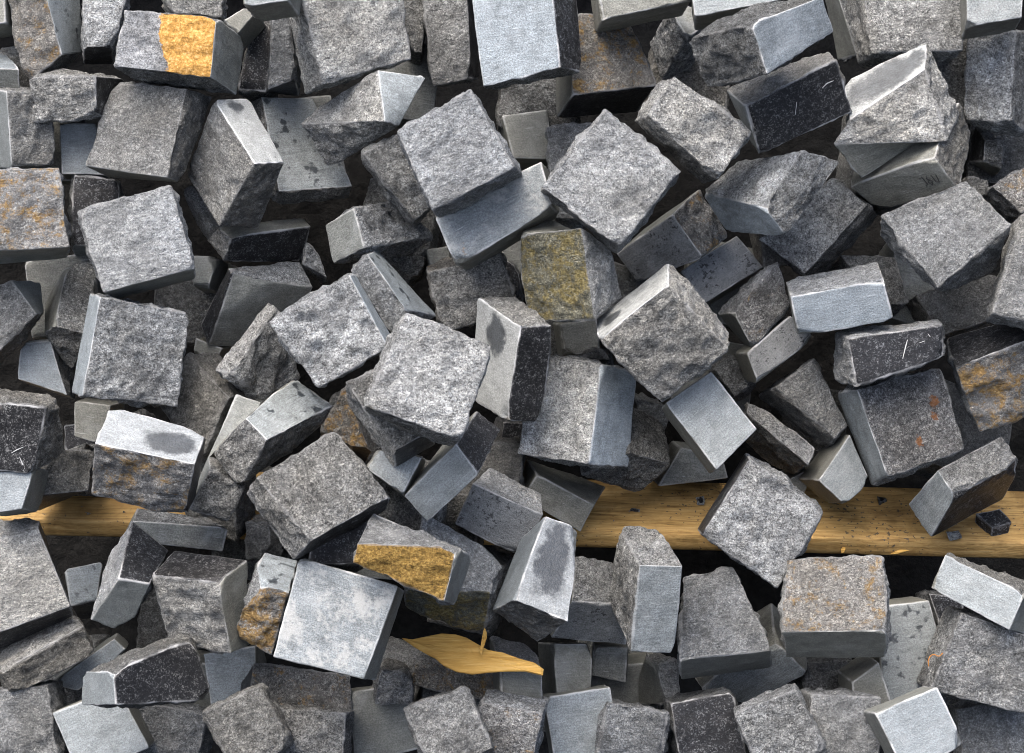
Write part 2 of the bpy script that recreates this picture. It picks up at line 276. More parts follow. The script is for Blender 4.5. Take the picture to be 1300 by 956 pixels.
 (4,[0,0,0,0,0],[82,611,240,197,623,247,182,386,265,103,386,258,94,600,77,209,611,85,194,373,102,114,374,95],[49,116,81],[0.997,-0.018,-0.073,0.024,0.997,0.075,0.071,-0.076,0.995],'half-hidden rough grey sett just left of the large sett on its corner',[0.96,0.25,0.5,0.5,0.2,0.2]),
 (8.1,[3,1,2,2,9],[547,634,515,761,746,504,806,626,449,585,522,461,507,687,403,754,782,392,782,667,338,576,564,349],[123,69,60],[0.912,-0.359,0.2,0.408,0.847,-0.341,-0.047,0.392,0.919],'wet black polished sett with white scratches and a light rough top',[1.0,0.25,0.5,0.5,0.2,0.2]),
 (8,[1,0,2,9,0],[548,521,273,676,527,556,584,391,594,457,448,312,619,461,238,772,505,520,639,325,559,522,350,276],[155,86,50],[0.414,0.58,-0.702,-0.05,0.784,0.619,0.909,-0.221,0.354],'sett with a light rough top, brown pitted side and pale sawn end',[1.2,0.25,0.5,0.5,0.2,0.2]),
 (7.2,[5,10,0,0,0],[3,333,480,160,345,600,192,129,557,40,128,437,94,380,387,233,298,507,261,188,463,117,161,343],[95,95,62],[0.777,-0.121,-0.617,-0.05,0.966,-0.252,0.627,0.227,0.745],'upright sett covered in mustard-yellow lichen-like staining',[1.25,0.25,0.5,0.5,0.2,0.2]),
 (5,[0,0,0,0,10],[797,959,195,862,959,189,882,814,169,853,795,174,783,982,39,841,975,34,863,828,13,824,799,19],[26,84,78],[0.965,-0.229,0.125,0.242,0.966,-0.096,-0.099,0.123,0.988],'rough grey sett just above the large pointed wet-topped sett',[1.06,0.25,0.5,0.5,0.2,0.2]),
 (6,[0,0,0,0,0],[839,947,340,1094,950,317,1091,786,335,869,778,358,825,929,178,1078,932,155,1076,768,173,853,760,196],[119,84,82],[0.995,-0.049,0.092,0.039,0.993,0.111,-0.097,-0.106,0.99],'broad rough sett yellowing along one side',[1.1,0.25,0.5,0.5,0.2,0.2]),
 (7,[9,10,10,10,10],[1070,926,481,1204,924,492,1198,843,499,1069,823,488,1083,914,319,1217,913,329,1212,831,336,1083,812,326],[66,46,81],[0.996,-0.03,-0.082,0.036,0.997,0.072,0.079,-0.074,0.994],'smooth blue-grey sett cut off by the top edge',[0.85,0.25,0.5,0.5,0.2,0.2]),
 (6,[1,0,2,0,0],[1113,843,232,1221,837,307,1208,619,307,1103,626,232,1199,837,109,1315,848,184,1284,594,184,1189,619,109],[65,115,75],[0.817,0.075,-0.572,-0.061,0.997,0.043,0.574,-0.0,0.819],'upright silvery rough sett with a brown side',[1.1,0.25,0.5,0.5,0.2,0.2]),
 (5,[2,2,2,10,3],[1172,586,160,1221,586,156,1216,515,158,1169,532,163,1166,637,50,1214,585,45,1218,500,48,1152,539,52],[31,39,55],[0.97,0.23,0.073,-0.232,0.973,0.015,-0.068,-0.032,0.997],'small dark stub of a sett with a glossy end',[0.94,0.25,0.5,0.5,0.2,0.2]),
 (5,[4,0,0,0,0],[1163,463,291,1245,509,284,1303,463,292,1237,393,299,1166,444,128,1246,491,121,1305,444,130,1238,374,137],[47,45,81],[0.731,-0.682,-0.012,0.678,0.725,0.117,-0.071,-0.094,0.993],'ochre-tinged rough sett just right of the big dull sett',[1.06,0.25,0.5,0.5,0.2,0.2]),
 (4,[0,0,0,0,0],[1125,498,165,1182,488,161,1183,444,166,1144,452,171,1111,480,4,1168,471,-1,1169,427,5,1129,434,9],[27,26,81],[0.996,-0.023,0.088,0.013,0.994,0.108,-0.089,-0.106,0.99],'half-hidden rough grey sett just right of the big dull sett',[0.88,0.25,0.5,0.5,0.2,0.2]),
 (8,[1,14,0,10,0],[797,603,452,977,727,461,1031,552,456,757,552,447,793,709,376,994,808,385,1070,628,380,838,470,371],[120,81,38],[0.942,-0.335,-0.027,0.334,0.942,-0.041,0.039,0.03,0.999],'large pointed sett with a long dark wet stain on its white-edged top',[1.2,0.25,0.5,0.5,0.5,0.42]),
 (7,[10,10,2,10,10],[813,460,310,994,521,474,1065,440,424,895,405,260,877,603,200,1073,657,364,1112,592,314,958,547,150],[122,53,95],[0.715,-0.615,-0.332,0.199,0.635,-0.746,0.67,0.468,0.577],'smooth grey sawn sett with dark scribble marks',[1.06,0.25,0.5,0.5,0.2,0.2]),
 (7,[4,0,0,10,0],[-1297,491,400,-1087,506,352,-1060,309,380,-1291,296,428,-1329,465,244,-1118,480,196,-1090,290,224,-1324,265,272],[115,99,80],[0.976,-0.098,0.194,0.067,0.985,0.158,-0.207,-0.141,0.968],'wide sett flecked with ochre rust, cut off by the frame edge',[1.15,0.44,0.5,0.5,0.2,0.2]),
 (4,[3,2,2,9,2],[-1087,500,176,-967,488,162,-980,324,180,-1087,321,194,-1109,483,14,-990,472,-1,-1004,306,17,-1106,305,32],[55,86,82],[0.991,0.027,0.135,-0.04,0.994,0.1,-0.131,-0.105,0.986],'half-hidden black wet-looking sett just right of the ochre-flecked sett',[0.96,0.25,0.5,0.5,0.2,0.2]),
 (8,[1,0,0,10,0],[-1024,391,503,-803,454,488,-743,255,503,-958,196,517,-1031,377,329,-811,439,315,-763,234,329,-955,185,344],[108,103,86],[0.958,-0.283,0.043,0.278,0.957,0.084,-0.065,-0.069,0.996],'square rough sett with faint rust on its upper corner',[1.1,0.25,0.5,0.5,0.2,0.2]),
 (4,[0,0,0,0,0],[-830,447,161,-793,473,166,-694,354,184,-718,291,179,-809,442,-1,-773,468,4,-673,349,22,-698,287,17],[28,87,81],[0.769,-0.627,-0.126,0.635,0.772,0.029,0.079,-0.102,0.992],'half-hidden rough grey sett just below the wedge sett with the wet spot',[0.8,0.25,0.5,0.5,0.2,0.2]),
 (3,[10,10,10,10,10],[-794,299,162,-727,299,167,-752,218,172,-793,225,168,-783,287,0,-717,286,4,-741,206,10,-783,212,5],[29,40,81],[0.99,0.126,-0.064,-0.121,0.99,0.077,0.073,-0.069,0.995],'half-hidden dull smooth sett just right of the faintly rusted square',[1.1,0.25,0.5,0.5,0.2,0.2]),
 (6,[0,0,9,2,0],[-1332,195,250,-1223,235,259,-1154,150,281,-1257,53,272,-1315,179,135,-1170,241,144,-1158,160,166,-1269,21,157],[74,62,58],[0.841,-0.519,-0.149,0.537,0.835,0.118,0.063,-0.18,0.982],'rough sett with a pale sawn end, cut by the frame edge',[0.83,0.25,0.5,0.5,0.2,0.2]),
 (5,[0,0,0,2,10],[-1101,284,156,-1029,285,128,-1041,104,243,-1116,121,270,-1176,190,51,-1088,207,23,-1091,3,138,-1158,108,165],[43,95,71],[0.91,0.034,0.414,-0.274,0.799,0.536,-0.312,-0.601,0.736],'rough sett with dark narrow edges',[1.07,0.25,0.5,0.5,0.2,0.2]),
 (4,[9,10,0,10,10],[-1213,89,170,-1143,94,177,-1095,-48,189,-1225,-5,182,-1202,73,0,-1105,86,7,-1106,-59,19,-1212,-24,12],[50,64,85],[0.998,-0.003,-0.07,0.01,0.995,0.098,0.069,-0.099,0.993],'pale sawn sett half buried under its neighbours',[0.92,0.25,0.5,0.5,0.2,0.2]),
 (8,[0,0,0,0,9],[-962,190,527,-762,149,454,-790,-73,457,-1005,-48,529,-1012,198,375,-814,156,303,-842,-66,305,-1058,-42,378],[110,118,80],[0.932,0.161,0.325,-0.156,0.987,-0.042,-0.328,-0.012,0.945],'big square ridged sett with a pale sawn strip on its edge',[1.0,0.25,0.5,0.5,0.2,0.2]),
 (5,[2,2,2,2,2],[-873,-42,344,-777,58,379,-671,-47,422,-744,-202,387,-819,-41,189,-724,60,224,-616,-46,267,-691,-198,232],[78,90,81],[0.629,-0.706,-0.327,0.744,0.668,-0.01,0.226,-0.237,0.945],'brownish dark sett just right of the big ridged square',[0.93,0.25,0.5,0.5,0.2,0.2]),
 (4,[10,10,10,10,10],[-783,95,165,-716,70,170,-735,34,167,-791,57,162,-769,102,3,-702,76,8,-720,40,4,-777,63,0],[35,23,81],[0.931,0.353,-0.088,-0.357,0.933,-0.038,0.068,0.067,0.995],'half-hidden dull smooth sett just right of the big ridged square',[1.1,0.25,0.5,0.5,0.2,0.2]),
 (8,[1,0,9,0,0],[-558,124,628,-374,237,641,-284,65,628,-448,-29,615,-554,139,461,-370,241,474,-281,91,462,-445,-14,449],[101,93,83],[0.856,-0.516,-0.021,0.512,0.854,-0.091,0.064,0.067,0.996],'pale coarse-grained square sett leaning left',[1.15,0.25,0.5,0.5,0.2,0.2]),
 (7,[0,0,11,0,0],[-384,252,446,-342,288,462,-248,156,480,-283,93,464,-349,263,306,-329,311,322,-181,147,340,-247,105,324],[33,95,72],[0.75,-0.613,-0.25,0.616,0.784,-0.076,0.242,-0.097,0.965],'dark ridged sett with a bright wet-streaked sawn edge',[0.88,0.25,0.5,0.5,0.2,0.2]),
 (9,[1,0,0,2,0],[-228,139,1030,-41,68,1013,-108,-140,1042,-315,-61,1059,-249,123,865,-61,52,848,-141,-155,877,-324,-76,894],[103,109,83],[0.927,0.353,0.123,-0.365,0.926,0.092,-0.082,-0.131,0.988],'bright square sett lying uppermost at the centre of the heap',[1.25,0.25,0.5,0.5,0.2,0.2]),
 (5,[0,4,0,0,0],[-206,252,327,-28,299,325,14,173,302,-166,98,303,-213,276,163,-42,325,162,5,197,138,-175,124,139],[92,74,82],[0.954,-0.295,0.056,0.3,0.942,-0.15,-0.008,0.16,0.987],'dark coarse sett with a light brown strip on top',[1.02,0.3,0.5,0.5,0.2,0.2]),
 (4,[10,10,10,10,10],[-213,314,166,-154,325,162,-146,279,165,-207,276,169,-222,303,4,-163,313,-1,-155,267,3,-216,263,7],[32,24,81],[0.991,-0.126,0.054,0.122,0.99,0.074,-0.063,-0.067,0.996],'half-hidden dull smooth sett just right of the shaded recess sett',[1.02,0.25,0.5,0.5,0.2,0.2]),
 (3,[2,2,2,2,2],[-317,304,168,-210,299,162,-220,258,167,-256,233,173,-324,289,6,-220,286,0,-228,244,4,-266,218,10],[37,32,81],[0.962,-0.266,0.055,0.261,0.962,0.087,-0.076,-0.069,0.995],'half-hidden brownish dark sett just above the wet-streaked edge sett',[0.95,0.25,0.5,0.5,0.2,0.2]),
 (4,[0,0,0,0,10],[-377,405,385,-284,433,219,-183,341,234,-351,307,400,-454,367,314,-363,389,148,-266,296,163,-434,269,329],[106,54,58],[0.609,-0.388,0.692,0.143,0.912,0.386,-0.78,-0.136,0.61],'shaded sett with a smooth end in the recess',[0.87,0.25,0.5,0.5,0.2,0.2]),
 (5,[3,10,2,2,0],[-684,342,259,-500,375,130,-529,282,86,-708,283,216,-723,368,205,-524,405,76,-569,333,33,-757,338,162],[115,40,41],[0.825,0.293,0.484,0.07,0.796,-0.601,-0.561,0.529,0.636],'low sett with a glossy black front',[1.01,0.25,0.5,0.5,0.2,0.2]),
 (3,[0,0,0,0,0],[-508,337,166,-476,299,162,-457,243,167,-516,279,171,-524,327,4,-490,290,0,-474,234,5,-532,268,9],[29,29,81],[0.953,0.287,0.098,-0.293,0.954,0.06,-0.076,-0.086,0.993],'half-hidden rough grey sett just left of the wet-streaked edge sett',[0.83,0.25,0.5,0.5,0.2,0.2]),
 (5,[10,0,10,10,3],[-677,243,292,-490,222,181,-562,75,72,-751,74,183,-695,266,235,-530,289,124,-596,130,15,-775,128,126],[105,101,42],[0.85,0.347,0.396,-0.015,0.768,-0.64,-0.527,0.538,0.658],'sett with a greenish smooth sawn front',[1.02,0.25,0.5,0.5,0.2,0.2]),
 (6,[0,1,0,0,0],[-657,6,466,-561,166,393,-518,-4,271,-599,-57,344,-708,13,426,-585,184,353,-571,21,231,-654,-39,304],[89,85,35],[0.577,-0.277,0.769,0.708,0.64,-0.301,-0.408,0.717,0.565],'leaning rough sett with a lighter strip along its top',[1.0,0.25,0.5,0.5,0.2,0.2]),
 (6,[12,10,4,10,10],[257,303,201,388,393,340,464,286,325,309,231,185,330,370,91,459,460,231,537,348,215,382,296,76],[106,60,73],[0.669,-0.553,-0.497,0.346,0.823,-0.451,0.658,0.13,0.742],'sett with a smooth pitted front and a rusty rough side',[0.92,0.36,0.5,0.5,0.2,0.2]),
 (5,[12,10,10,10,10],[413,260,187,556,350,174,622,270,184,476,182,196,411,241,24,554,331,12,620,251,21,474,163,34],[85,51,81],[0.832,-0.555,0.012,0.55,0.827,0.116,-0.074,-0.09,0.993],'flat smooth slate-grey sett',[1.06,0.25,0.5,0.5,0.2,0.2]),
 (5.8,[4,1,0,0,10],[531,156,349,642,281,334,672,172,327,582,63,342,505,153,203,603,257,189,658,169,182,582,69,197],[75,54,73],[0.728,-0.676,0.113,0.678,0.735,0.023,-0.099,0.06,0.993],'brownish rough sett turned edge-on',[0.86,0.3,0.5,0.5,0.2,0.2]),
 (9,[0,14,1,0,0],[199,83,582,360,211,643,505,60,584,352,-63,524,198,135,456,368,269,516,516,108,458,356,-11,397],[107,110,68],[0.744,-0.667,-0.036,0.606,0.697,-0.384,0.281,0.264,0.923],'large greenish-grey sett whose white sawn top has one wet oval',[1.0,0.25,0.2,0.5,0.13,0.2]),
 (4,[10,10,10,10,10],[114,128,174,210,146,168,220,65,162,126,47,169,102,137,11,198,155,5,208,73,-1,114,55,6],[49,42,81],[0.984,-0.161,0.074,0.165,0.985,-0.053,-0.064,0.065,0.996],'half-hidden dull smooth sett just below the mustard-stained sett',[1.06,0.25,0.5,0.5,0.2,0.2]),
 (4.5,[2,2,2,2,2],[196,76,275,222,68,271,242,38,274,169,46,277,183,67,112,211,60,109,229,29,111,157,36,115],[27,19,81],[0.987,0.14,0.074,-0.145,0.988,0.056,-0.065,-0.066,0.996],'half-hidden brownish dark sett just left of the sett with the white top',[0.92,0.25,0.5,0.5,0.2,0.2]),
 (2,[3,2,2,2,2],[-20,289,165,11,284,162,31,197,168,1,187,171,-29,276,2,3,272,-1,23,184,6,-8,174,8],[20,49,81],[0.979,-0.197,0.054,0.192,0.978,0.077,-0.068,-0.065,0.996],'deep-set black sett in a dark gap just left of the mustard-stained sett',[1.03,0.25,0.5,0.5,0.2,0.2]),
 (8,[3,0,2,2,14],[20,116,599,95,121,553,72,-112,470,-15,-105,517,-82,190,445,11,192,398,-18,-46,316,-100,-53,363],[48,124,95],[0.874,0.113,0.473,0.065,0.937,-0.344,-0.482,0.331,0.811],'upright pillar-like sett with a wet stain on its sawn side and a speckled black front',[1.0,0.25,0.5,0.24,0.22,0.2]),
 (7,[0,0,0,2,0],[869,385,462,1079,468,429,1172,358,509,993,205,542,882,327,341,1089,411,308,1160,254,388,1023,199,420],[101,98,67],[0.849,-0.521,-0.083,0.502,0.75,0.429,-0.161,-0.406,0.899],'big dull grey sett with a dark lower flank',[1.0,0.25,0.5,0.5,0.2,0.2]),
 (8,[0,0,0,0,0],[1198,390,497,1298,395,507,1293,109,531,1124,148,521,1207,375,334,1309,378,344,1302,94,368,1135,131,357],[68,133,82],[0.987,0.145,-0.062,-0.139,0.986,0.097,0.075,-0.088,0.993],'rounded rough sett cut off by the frame edge',[1.12,0.25,0.5,0.5,0.2,0.2]),
 (6,[1,0,0,2,0],[601,335,253,778,486,288,862,416,321,711,246,286,649,324,95,825,476,130,914,399,163,747,233,128],[116,64,82],[0.685,-0.672,-0.282,0.713,0.698,0.07,0.15,-0.249,0.957],'long rough sett with a whitish worn corner',[1.03,0.25,0.5,0.5,0.2,0.2]),
 (8,[9,1,10,10,10],[653,188,500,871,227,518,898,132,489,676,92,471,657,237,343,878,275,361,902,179,332,679,139,314],[112,52,82],[0.98,-0.196,-0.023,0.181,0.94,-0.29,0.078,0.28,0.957],'pale blue brick-shaped sett with a chipped rough top edge',[1.05,0.25,0.5,0.5,0.2,0.2]),
 (5,[0,0,0,0,0],[807,304,176,952,299,159,976,184,190,925,171,206,796,261,18,937,259,2,963,142,32,909,128,49],[48,73,81],[0.927,-0.365,0.084,0.334,0.907,0.256,-0.17,-0.209,0.963],'rough grey sett just below the big dull sett',[0.85,0.25,0.5,0.5,0.2,0.2]),
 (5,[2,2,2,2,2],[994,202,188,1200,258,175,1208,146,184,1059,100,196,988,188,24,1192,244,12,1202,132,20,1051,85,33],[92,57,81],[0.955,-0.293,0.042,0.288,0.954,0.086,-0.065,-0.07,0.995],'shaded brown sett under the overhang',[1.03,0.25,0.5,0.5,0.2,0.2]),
 (8,[3,1,2,2,0],[787,91,495,1013,122,482,1024,46,475,808,-24,488,776,108,357,1024,137,344,1015,53,337,777,-17,350],[119,52,69],[0.983,-0.172,0.067,0.176,0.983,-0.058,-0.056,0.069,0.996],'black speckled wet-fronted sett with one white scratched line',[1.07,0.25,0.5,0.5,0.2,0.2]),
 (7,[4,3,0,0,0],[1055,19,408,1234,90,432,1287,-79,357,1127,-139,333,1054,92,267,1234,145,291,1286,-15,216,1124,-74,192],[92,95,77],[0.941,-0.339,0.013,0.314,0.854,-0.415,0.13,0.395,0.91],'ochre-tinged rough sett with a wet black top',[0.93,0.5,0.5,0.5,0.2,0.2]),
 (7,[3,2,2,2,2],[-1204,-56,588,-1077,-71,596,-1113,-229,554,-1213,-218,547,-1230,-27,456,-1067,-46,464,-1063,-181,422,-1204,-182,415],[68,79,68],[0.996,0.052,-0.072,-0.069,0.963,-0.261,0.055,0.265,0.963],'black speckled polished sett with white scratches',[0.98,0.25,0.5,0.5,0.2,0.2]),
 (4,[10,10,10,10,10],[-1085,-58,168,-991,-71,174,-1017,-166,168,-1086,-150,162,-1071,-49,6,-978,-62,12,-1004,-157,5,-1074,-142,-1],[42,48,81],[0.985,0.155,-0.079,-0.16,0.986,-0.055,0.069,0.067,0.995],'half-hidden dull smooth sett just right of the black polished sett',[0.95,0.25,0.5,0.5,0.2,0.2]),
 (8,[4,14,3,0,0],[-942,-151,755,-713,-198,766,-750,-331,666,-962,-269,655,-920,-67,656,-697,-125,667,-735,-280,567,-941,-203,556],[113,86,60],[0.967,0.178,-0.184,-0.252,0.798,-0.548,0.049,0.576,0.816],'sett with a frosted white top holding a wet patch above a brown rough front',[0.85,0.42,0.7,0.55,0.27,0.3]),
 (5,[9,10,10,10,10],[-1224,-190,538,-1113,-211,545,-1140,-309,555,-1222,-320,548,-1214,-205,376,-1104,-226,382,-1129,-325,392,-1213,-335,386],[49,58,81],[0.994,0.088,-0.06,-0.083,0.992,0.093,0.068,-0.088,0.994],'pale sawn sett just below the black polished sett',[0.9,0.25,0.5,0.5,0.2,0.2]),
 (4.5,[2,2,2,3,2],[-1101,-175,375,-1000,-176,343,-1016,-274,365,-1149,-287,397,-1163,-208,196,-1062,-210,164,-1101,-303,186,-1164,-332,217],[52,55,96],[0.948,0.033,0.317,-0.092,0.98,0.174,-0.305,-0.194,0.932],'dark brown sett resting on the plank',[0.93,0.25,0.5,0.5,0.2,0.2]),
 (8,[1,0,3,3,0],[-1282,-402,466,-1120,-356,462,-1042,-543,465,-1282,-630,469,-1302,-339,367,-1135,-344,363,-1050,-575,366,-1302,-690,370],[106,125,49],[0.977,-0.214,0.016,0.214,0.977,0.013,-0.019,-0.009,1.0],'large light sett with a black shaded underside, cut by the frame edge',[1.25,0.25,0.5,0.5,0.2,0.2]),
 (7,[2,1,2,2,2],[-1201,-695,495,-1014,-589,440,-992,-662,419,-1178,-756,474,-1262,-667,346,-1068,-573,291,-1046,-640,271,-1233,-734,326],[110,37,79],[0.862,-0.375,0.343,0.441,0.886,-0.14,-0.251,0.272,0.929],'long sett with a pale top and brown front',[0.93,0.25,0.5,0.5,0.2,0.2]),
 (3,[11,10,10,3,10],[-1109,-477,167,-1012,-457,155,-1025,-557,184,-1089,-566,196,-1133,-526,10,-1038,-507,-2,-1065,-613,27,-1095,-611,39],[34,50,83],[0.985,-0.089,0.148,0.041,0.953,0.299,-0.167,-0.289,0.943],'half-hidden water-marked sawn sett just right of the large light corner sett',[1.0,0.25,0.5,0.5,0.2,0.2]),
 (6.4,[3,2,2,10,1],[-895,-337,488,-808,-411,467,-835,-478,610,-906,-465,631,-967,-441,398,-880,-515,377,-895,-600,521,-990,-577,541],[48,90,78],[0.88,0.104,0.463,-0.426,0.603,0.675,-0.209,-0.791,0.575],'sharp-edged sett with a glossy black face and a long pale facet',[1.1,0.25,0.5,0.5,0.2,0.2]),
 (7,[0,3,10,0,0],[-837,-461,593,-672,-469,674,-649,-640,605,-805,-629,524,-793,-408,504,-611,-423,585,-613,-630,516,-759,-592,435],[92,98,53],[0.895,-0.09,-0.437,-0.079,0.932,-0.354,0.439,0.351,0.827],'block sett with a wet black top and rough grey front',[1.1,0.25,0.5,0.5,0.2,0.2]),
 (6,[10,0,10,10,10],[-893,-338,485,-672,-357,434,-688,-416,431,-896,-389,481,-905,-317,315,-746,-345,265,-729,-401,261,-937,-373,312],[102,29,87],[0.961,0.14,0.237,-0.122,0.988,-0.09,-0.247,0.058,0.967],'smooth grey sett lying on its side below the frosted-top sett',[0.9,0.25,0.5,0.5,0.2,0.2]),
 (7.2,[4,11,0,0,0],[-605,-470,642,-512,-495,642,-557,-649,577,-643,-601,578,-581,-411,497,-502,-433,496,-540,-587,432,-626,-541,432],[46,80,79],[0.956,0.272,-0.111,-0.294,0.876,-0.382,-0.007,0.398,0.917],'small sett with an ochre front and water-marked top',[1.12,0.6,0.5,0.5,0.2,0.2]),
 (9,[13,10,10,10,10],[-472,-400,840,-251,-463,864,-326,-668,884,-529,-620,861,-459,-421,674,-244,-487,697,-309,-689,718,-517,-640,695],[110,109,84],[0.956,0.284,-0.075,-0.274,0.954,0.121,0.106,-0.095,0.99],'big pale square sett with frosty white blotches',[1.0,0.25,0.5,0.5,0.2,0.2]),
 (4,[9,10,10,10,10],[-756,-678,242,-627,-657,250,-621,-802,261,-737,-803,253,-744,-690,79,-616,-669,87,-609,-813,98,-726,-815,90],[62,68,81],[0.994,-0.088,-0.071,0.093,0.993,0.07,0.064,-0.077,0.995],'half-hidden pale sawn sett just below the wet black-topped block',[1.06,0.25,0.5,0.5,0.2,0.2]),
 (8,[3,2,2,2,9],[-893,-660,786,-731,-595,656,-682,-744,648,-889,-737,779,-985,-674,662,-773,-604,531,-765,-745,523,-988,-753,654],[120,53,74],[0.825,-0.146,0.546,0.161,0.987,0.021,-0.542,0.07,0.837],'black-fronted sett with a brown top slanting up',[0.85,0.25,0.5,0.5,0.2,0.2]),
 (5,[9,10,10,10,10],[-1120,-746,307,-965,-635,295,-936,-663,292,-1051,-762,304,-1135,-745,145,-981,-634,132,-951,-663,129,-1068,-762,141],[85,27,81],[0.761,-0.642,0.097,0.645,0.764,-0.006,-0.071,0.067,0.995],'pale sawn sett just below the large light corner sett',[0.93,0.25,0.5,0.5,0.2,0.2]),
 (6,[4,0,0,0,3],[-613,-677,436,-387,-715,380,-375,-838,414,-632,-831,470,-659,-736,277,-427,-754,221,-417,-878,255,-667,-852,311],[124,68,84],[0.97,0.033,0.241,-0.091,0.968,0.235,-0.226,-0.25,0.942],'rough yellowish sett under the frosty square',[0.82,0.3,0.5,0.5,0.2,0.2]),
 (8,[11,10,10,2,0],[-610,-96,652,-520,4,434,-418,-67,450,-560,-146,668,-700,-174,577,-573,-76,359,-451,-113,375,-629,-259,593],[139,51,61],[0.494,-0.746,0.446,0.385,0.648,0.657,-0.78,-0.153,0.607],'chunky sett with a pale top splashed by dark wet spots',[1.07,0.25,0.5,0.5,0.2,0.2]),
 (8,[0,0,0,3,0],[-566,-220,882,-399,-120,764,-273,-267,816,-439,-360,934,-595,-262,801,-424,-169,683,-282,-305,735,-484,-408,853],[117,98,49],[0.749,-0.61,0.259,0.434,0.747,0.504,-0.501,-0.265,0.824],'large dark-centred square sett with whitish worn edges',[0.85,0.25,0.5,0.5,0.2,0.2]),
 (5,[3,2,2,2,2],[-453,-376,751,-319,-313,764,-350,-424,776,-461,-425,762,-433,-396,590,-300,-336,603,-328,-445,615,-440,-447,601],[63,40,81],[0.988,-0.099,-0.122,0.115,0.985,0.13,0.107,-0.142,0.984],'black sett just below the dark-centred square',[0.84,0.25,0.5,0.5,0.2,0.2]),
 (4,[4,0,0,3,0],[-475,-130,173,-414,-23,162,-341,-179,175,-398,-171,186,-491,-158,10,-431,-57,0,-373,-227,12,-405,-190,23],[29,62,83],[0.823,-0.56,0.099,0.537,0.822,0.189,-0.187,-0.102,0.977],'sliver of sett with ochre streaks',[0.97,0.55,0.5,0.5,0.2,0.2]),
 (6,[0,0,0,3,1],[-367,-11,875,-283,21,864,-191,-127,901,-260,-167,912,-373,-63,725,-280,-14,714,-168,-151,752,-263,-205,763],[48,92,76],[0.833,-0.553,-0.019,0.542,0.808,0.233,-0.113,-0.204,0.972],'rough sett tucked under the bright central square',[0.88,0.25,0.5,0.5,0.2,0.2]),
 (5,[9,10,10,10,10],[-332,-204,756,-307,-165,750,-200,-178,758,-246,-267,764,-327,-222,594,-301,-181,587,-195,-197,595,-240,-284,602],[37,52,81],[0.412,-0.91,-0.034,0.907,0.407,0.108,-0.084,-0.076,0.994],'small pale sawn sett wedged between bigger ones',[0.96,0.25,0.5,0.5,0.2,0.2]),
 (8,[9,10,3,10,10],[-245,-269,749,-124,-148,850,-74,-217,841,-191,-331,740,-193,-186,591,-77,-73,692,-17,-122,683,-139,-248,582],[98,41,93],[0.617,-0.735,-0.281,0.592,0.669,-0.449,0.518,0.111,0.848],'oblong sett with a smooth grey face and speckled black end',[0.98,0.25,0.5,0.5,0.2,0.2]),
 (8,[12,1,10,10,10],[-91,-246,587,73,-319,587,22,-425,561,-134,-343,561,-52,-217,420,69,-277,420,38,-389,394,-117,-308,394],[82,57,85],[0.901,0.422,-0.098,-0.433,0.878,-0.204,0.0,0.227,0.974],'grey sett pitted with small black specks',[0.83,0.25,0.5,0.5,0.2,0.2]),
 (5,[0,0,0,5,0],[-204,-311,630,-23,-412,641,-45,-486,716,-244,-487,706,-219,-399,483,-37,-496,493,-65,-603,568,-252,-542,558],[98,74,85],[0.967,0.241,0.084,-0.25,0.829,0.5,0.051,-0.504,0.862],'rough slab-like sett with a yellowed lower face',[1.08,0.55,0.5,0.5,0.2,0.2]),
 (9,[6,1,10,0,0],[-340,-366,933,-116,-369,970,-148,-491,964,-348,-406,928,-312,-301,795,-86,-400,831,-127,-508,825,-325,-406,789],[114,50,70],[0.944,0.286,-0.168,-0.291,0.957,-0.008,0.158,0.056,0.986],'sett with a vivid ochre-gold broken front and light top',[0.89,0.25,0.5,0.5,0.2,0.2]),
 (6,[4,0,0,0,0],[-227,-667,400,-16,-707,416,-6,-783,411,-257,-736,395,-215,-658,237,-2,-698,253,6,-775,248,-243,-728,232],[117,38,81],[0.981,0.176,-0.078,-0.181,0.982,-0.052,0.067,0.065,0.996],'rough sett half covered by the wood splinter',[0.94,0.35,0.5,0.5,0.2,0.2]),
 (6,[0,2,0,0,0],[-312,-686,468,-235,-701,462,-235,-777,458,-327,-777,463,-310,-686,316,-258,-691,310,-246,-769,306,-337,-768,311],[38,41,76],[0.994,0.092,0.067,-0.088,0.994,-0.059,-0.072,0.052,0.996],'rough grey sett just below the frosty square',[0.82,0.25,0.5,0.5,0.2,0.2]),
 (6,[10,0,10,10,10],[-28,-669,559,71,-695,542,73,-770,520,-28,-768,537,-53,-619,384,55,-645,367,48,-722,344,-53,-719,361],[52,45,91],[0.983,0.127,0.134,-0.088,0.961,-0.262,-0.162,0.246,0.956],'dull smooth sett just below the large water-stained sett',[0.8,0.25,0.5,0.5,0.2,0.2]),
 (9,[14,10,10,2,9],[75,-316,685,159,-348,661,127,-552,767,4,-501,792,20,-377,559,105,-404,534,58,-609,641,-47,-535,665],[58,110,74],[0.89,0.265,0.37,-0.404,0.836,0.373,-0.21,-0.481,0.851],'tall sett with one large dark water stain on its pale face',[0.86,0.25,0.48,0.42,0.36,0.44]),
 (7,[12,0,10,10,10],[143,-532,426,285,-541,398,276,-648,321,93,-630,349,156,-435,303,242,-447,275,259,-552,198,80,-534,226],[70,65,78],[0.974,0.208,0.094,-0.108,0.784,-0.612,-0.201,0.585,0.786],'dark box-like sett beside the pillar',[0.91,0.25,0.5,0.5,0.2,0.2]),
 (8,[9,0,10,10,0],[291,-430,652,393,-434,631,378,-646,550,276,-639,571,254,-355,461,350,-359,440,338,-565,358,235,-550,379],[51,110,105],[0.979,0.082,0.187,-0.005,0.925,-0.38,-0.204,0.371,0.906],'tall narrow sett with a clean blue-grey sawn front',[1.0,0.25,0.5,0.5,0.2,0.2]),
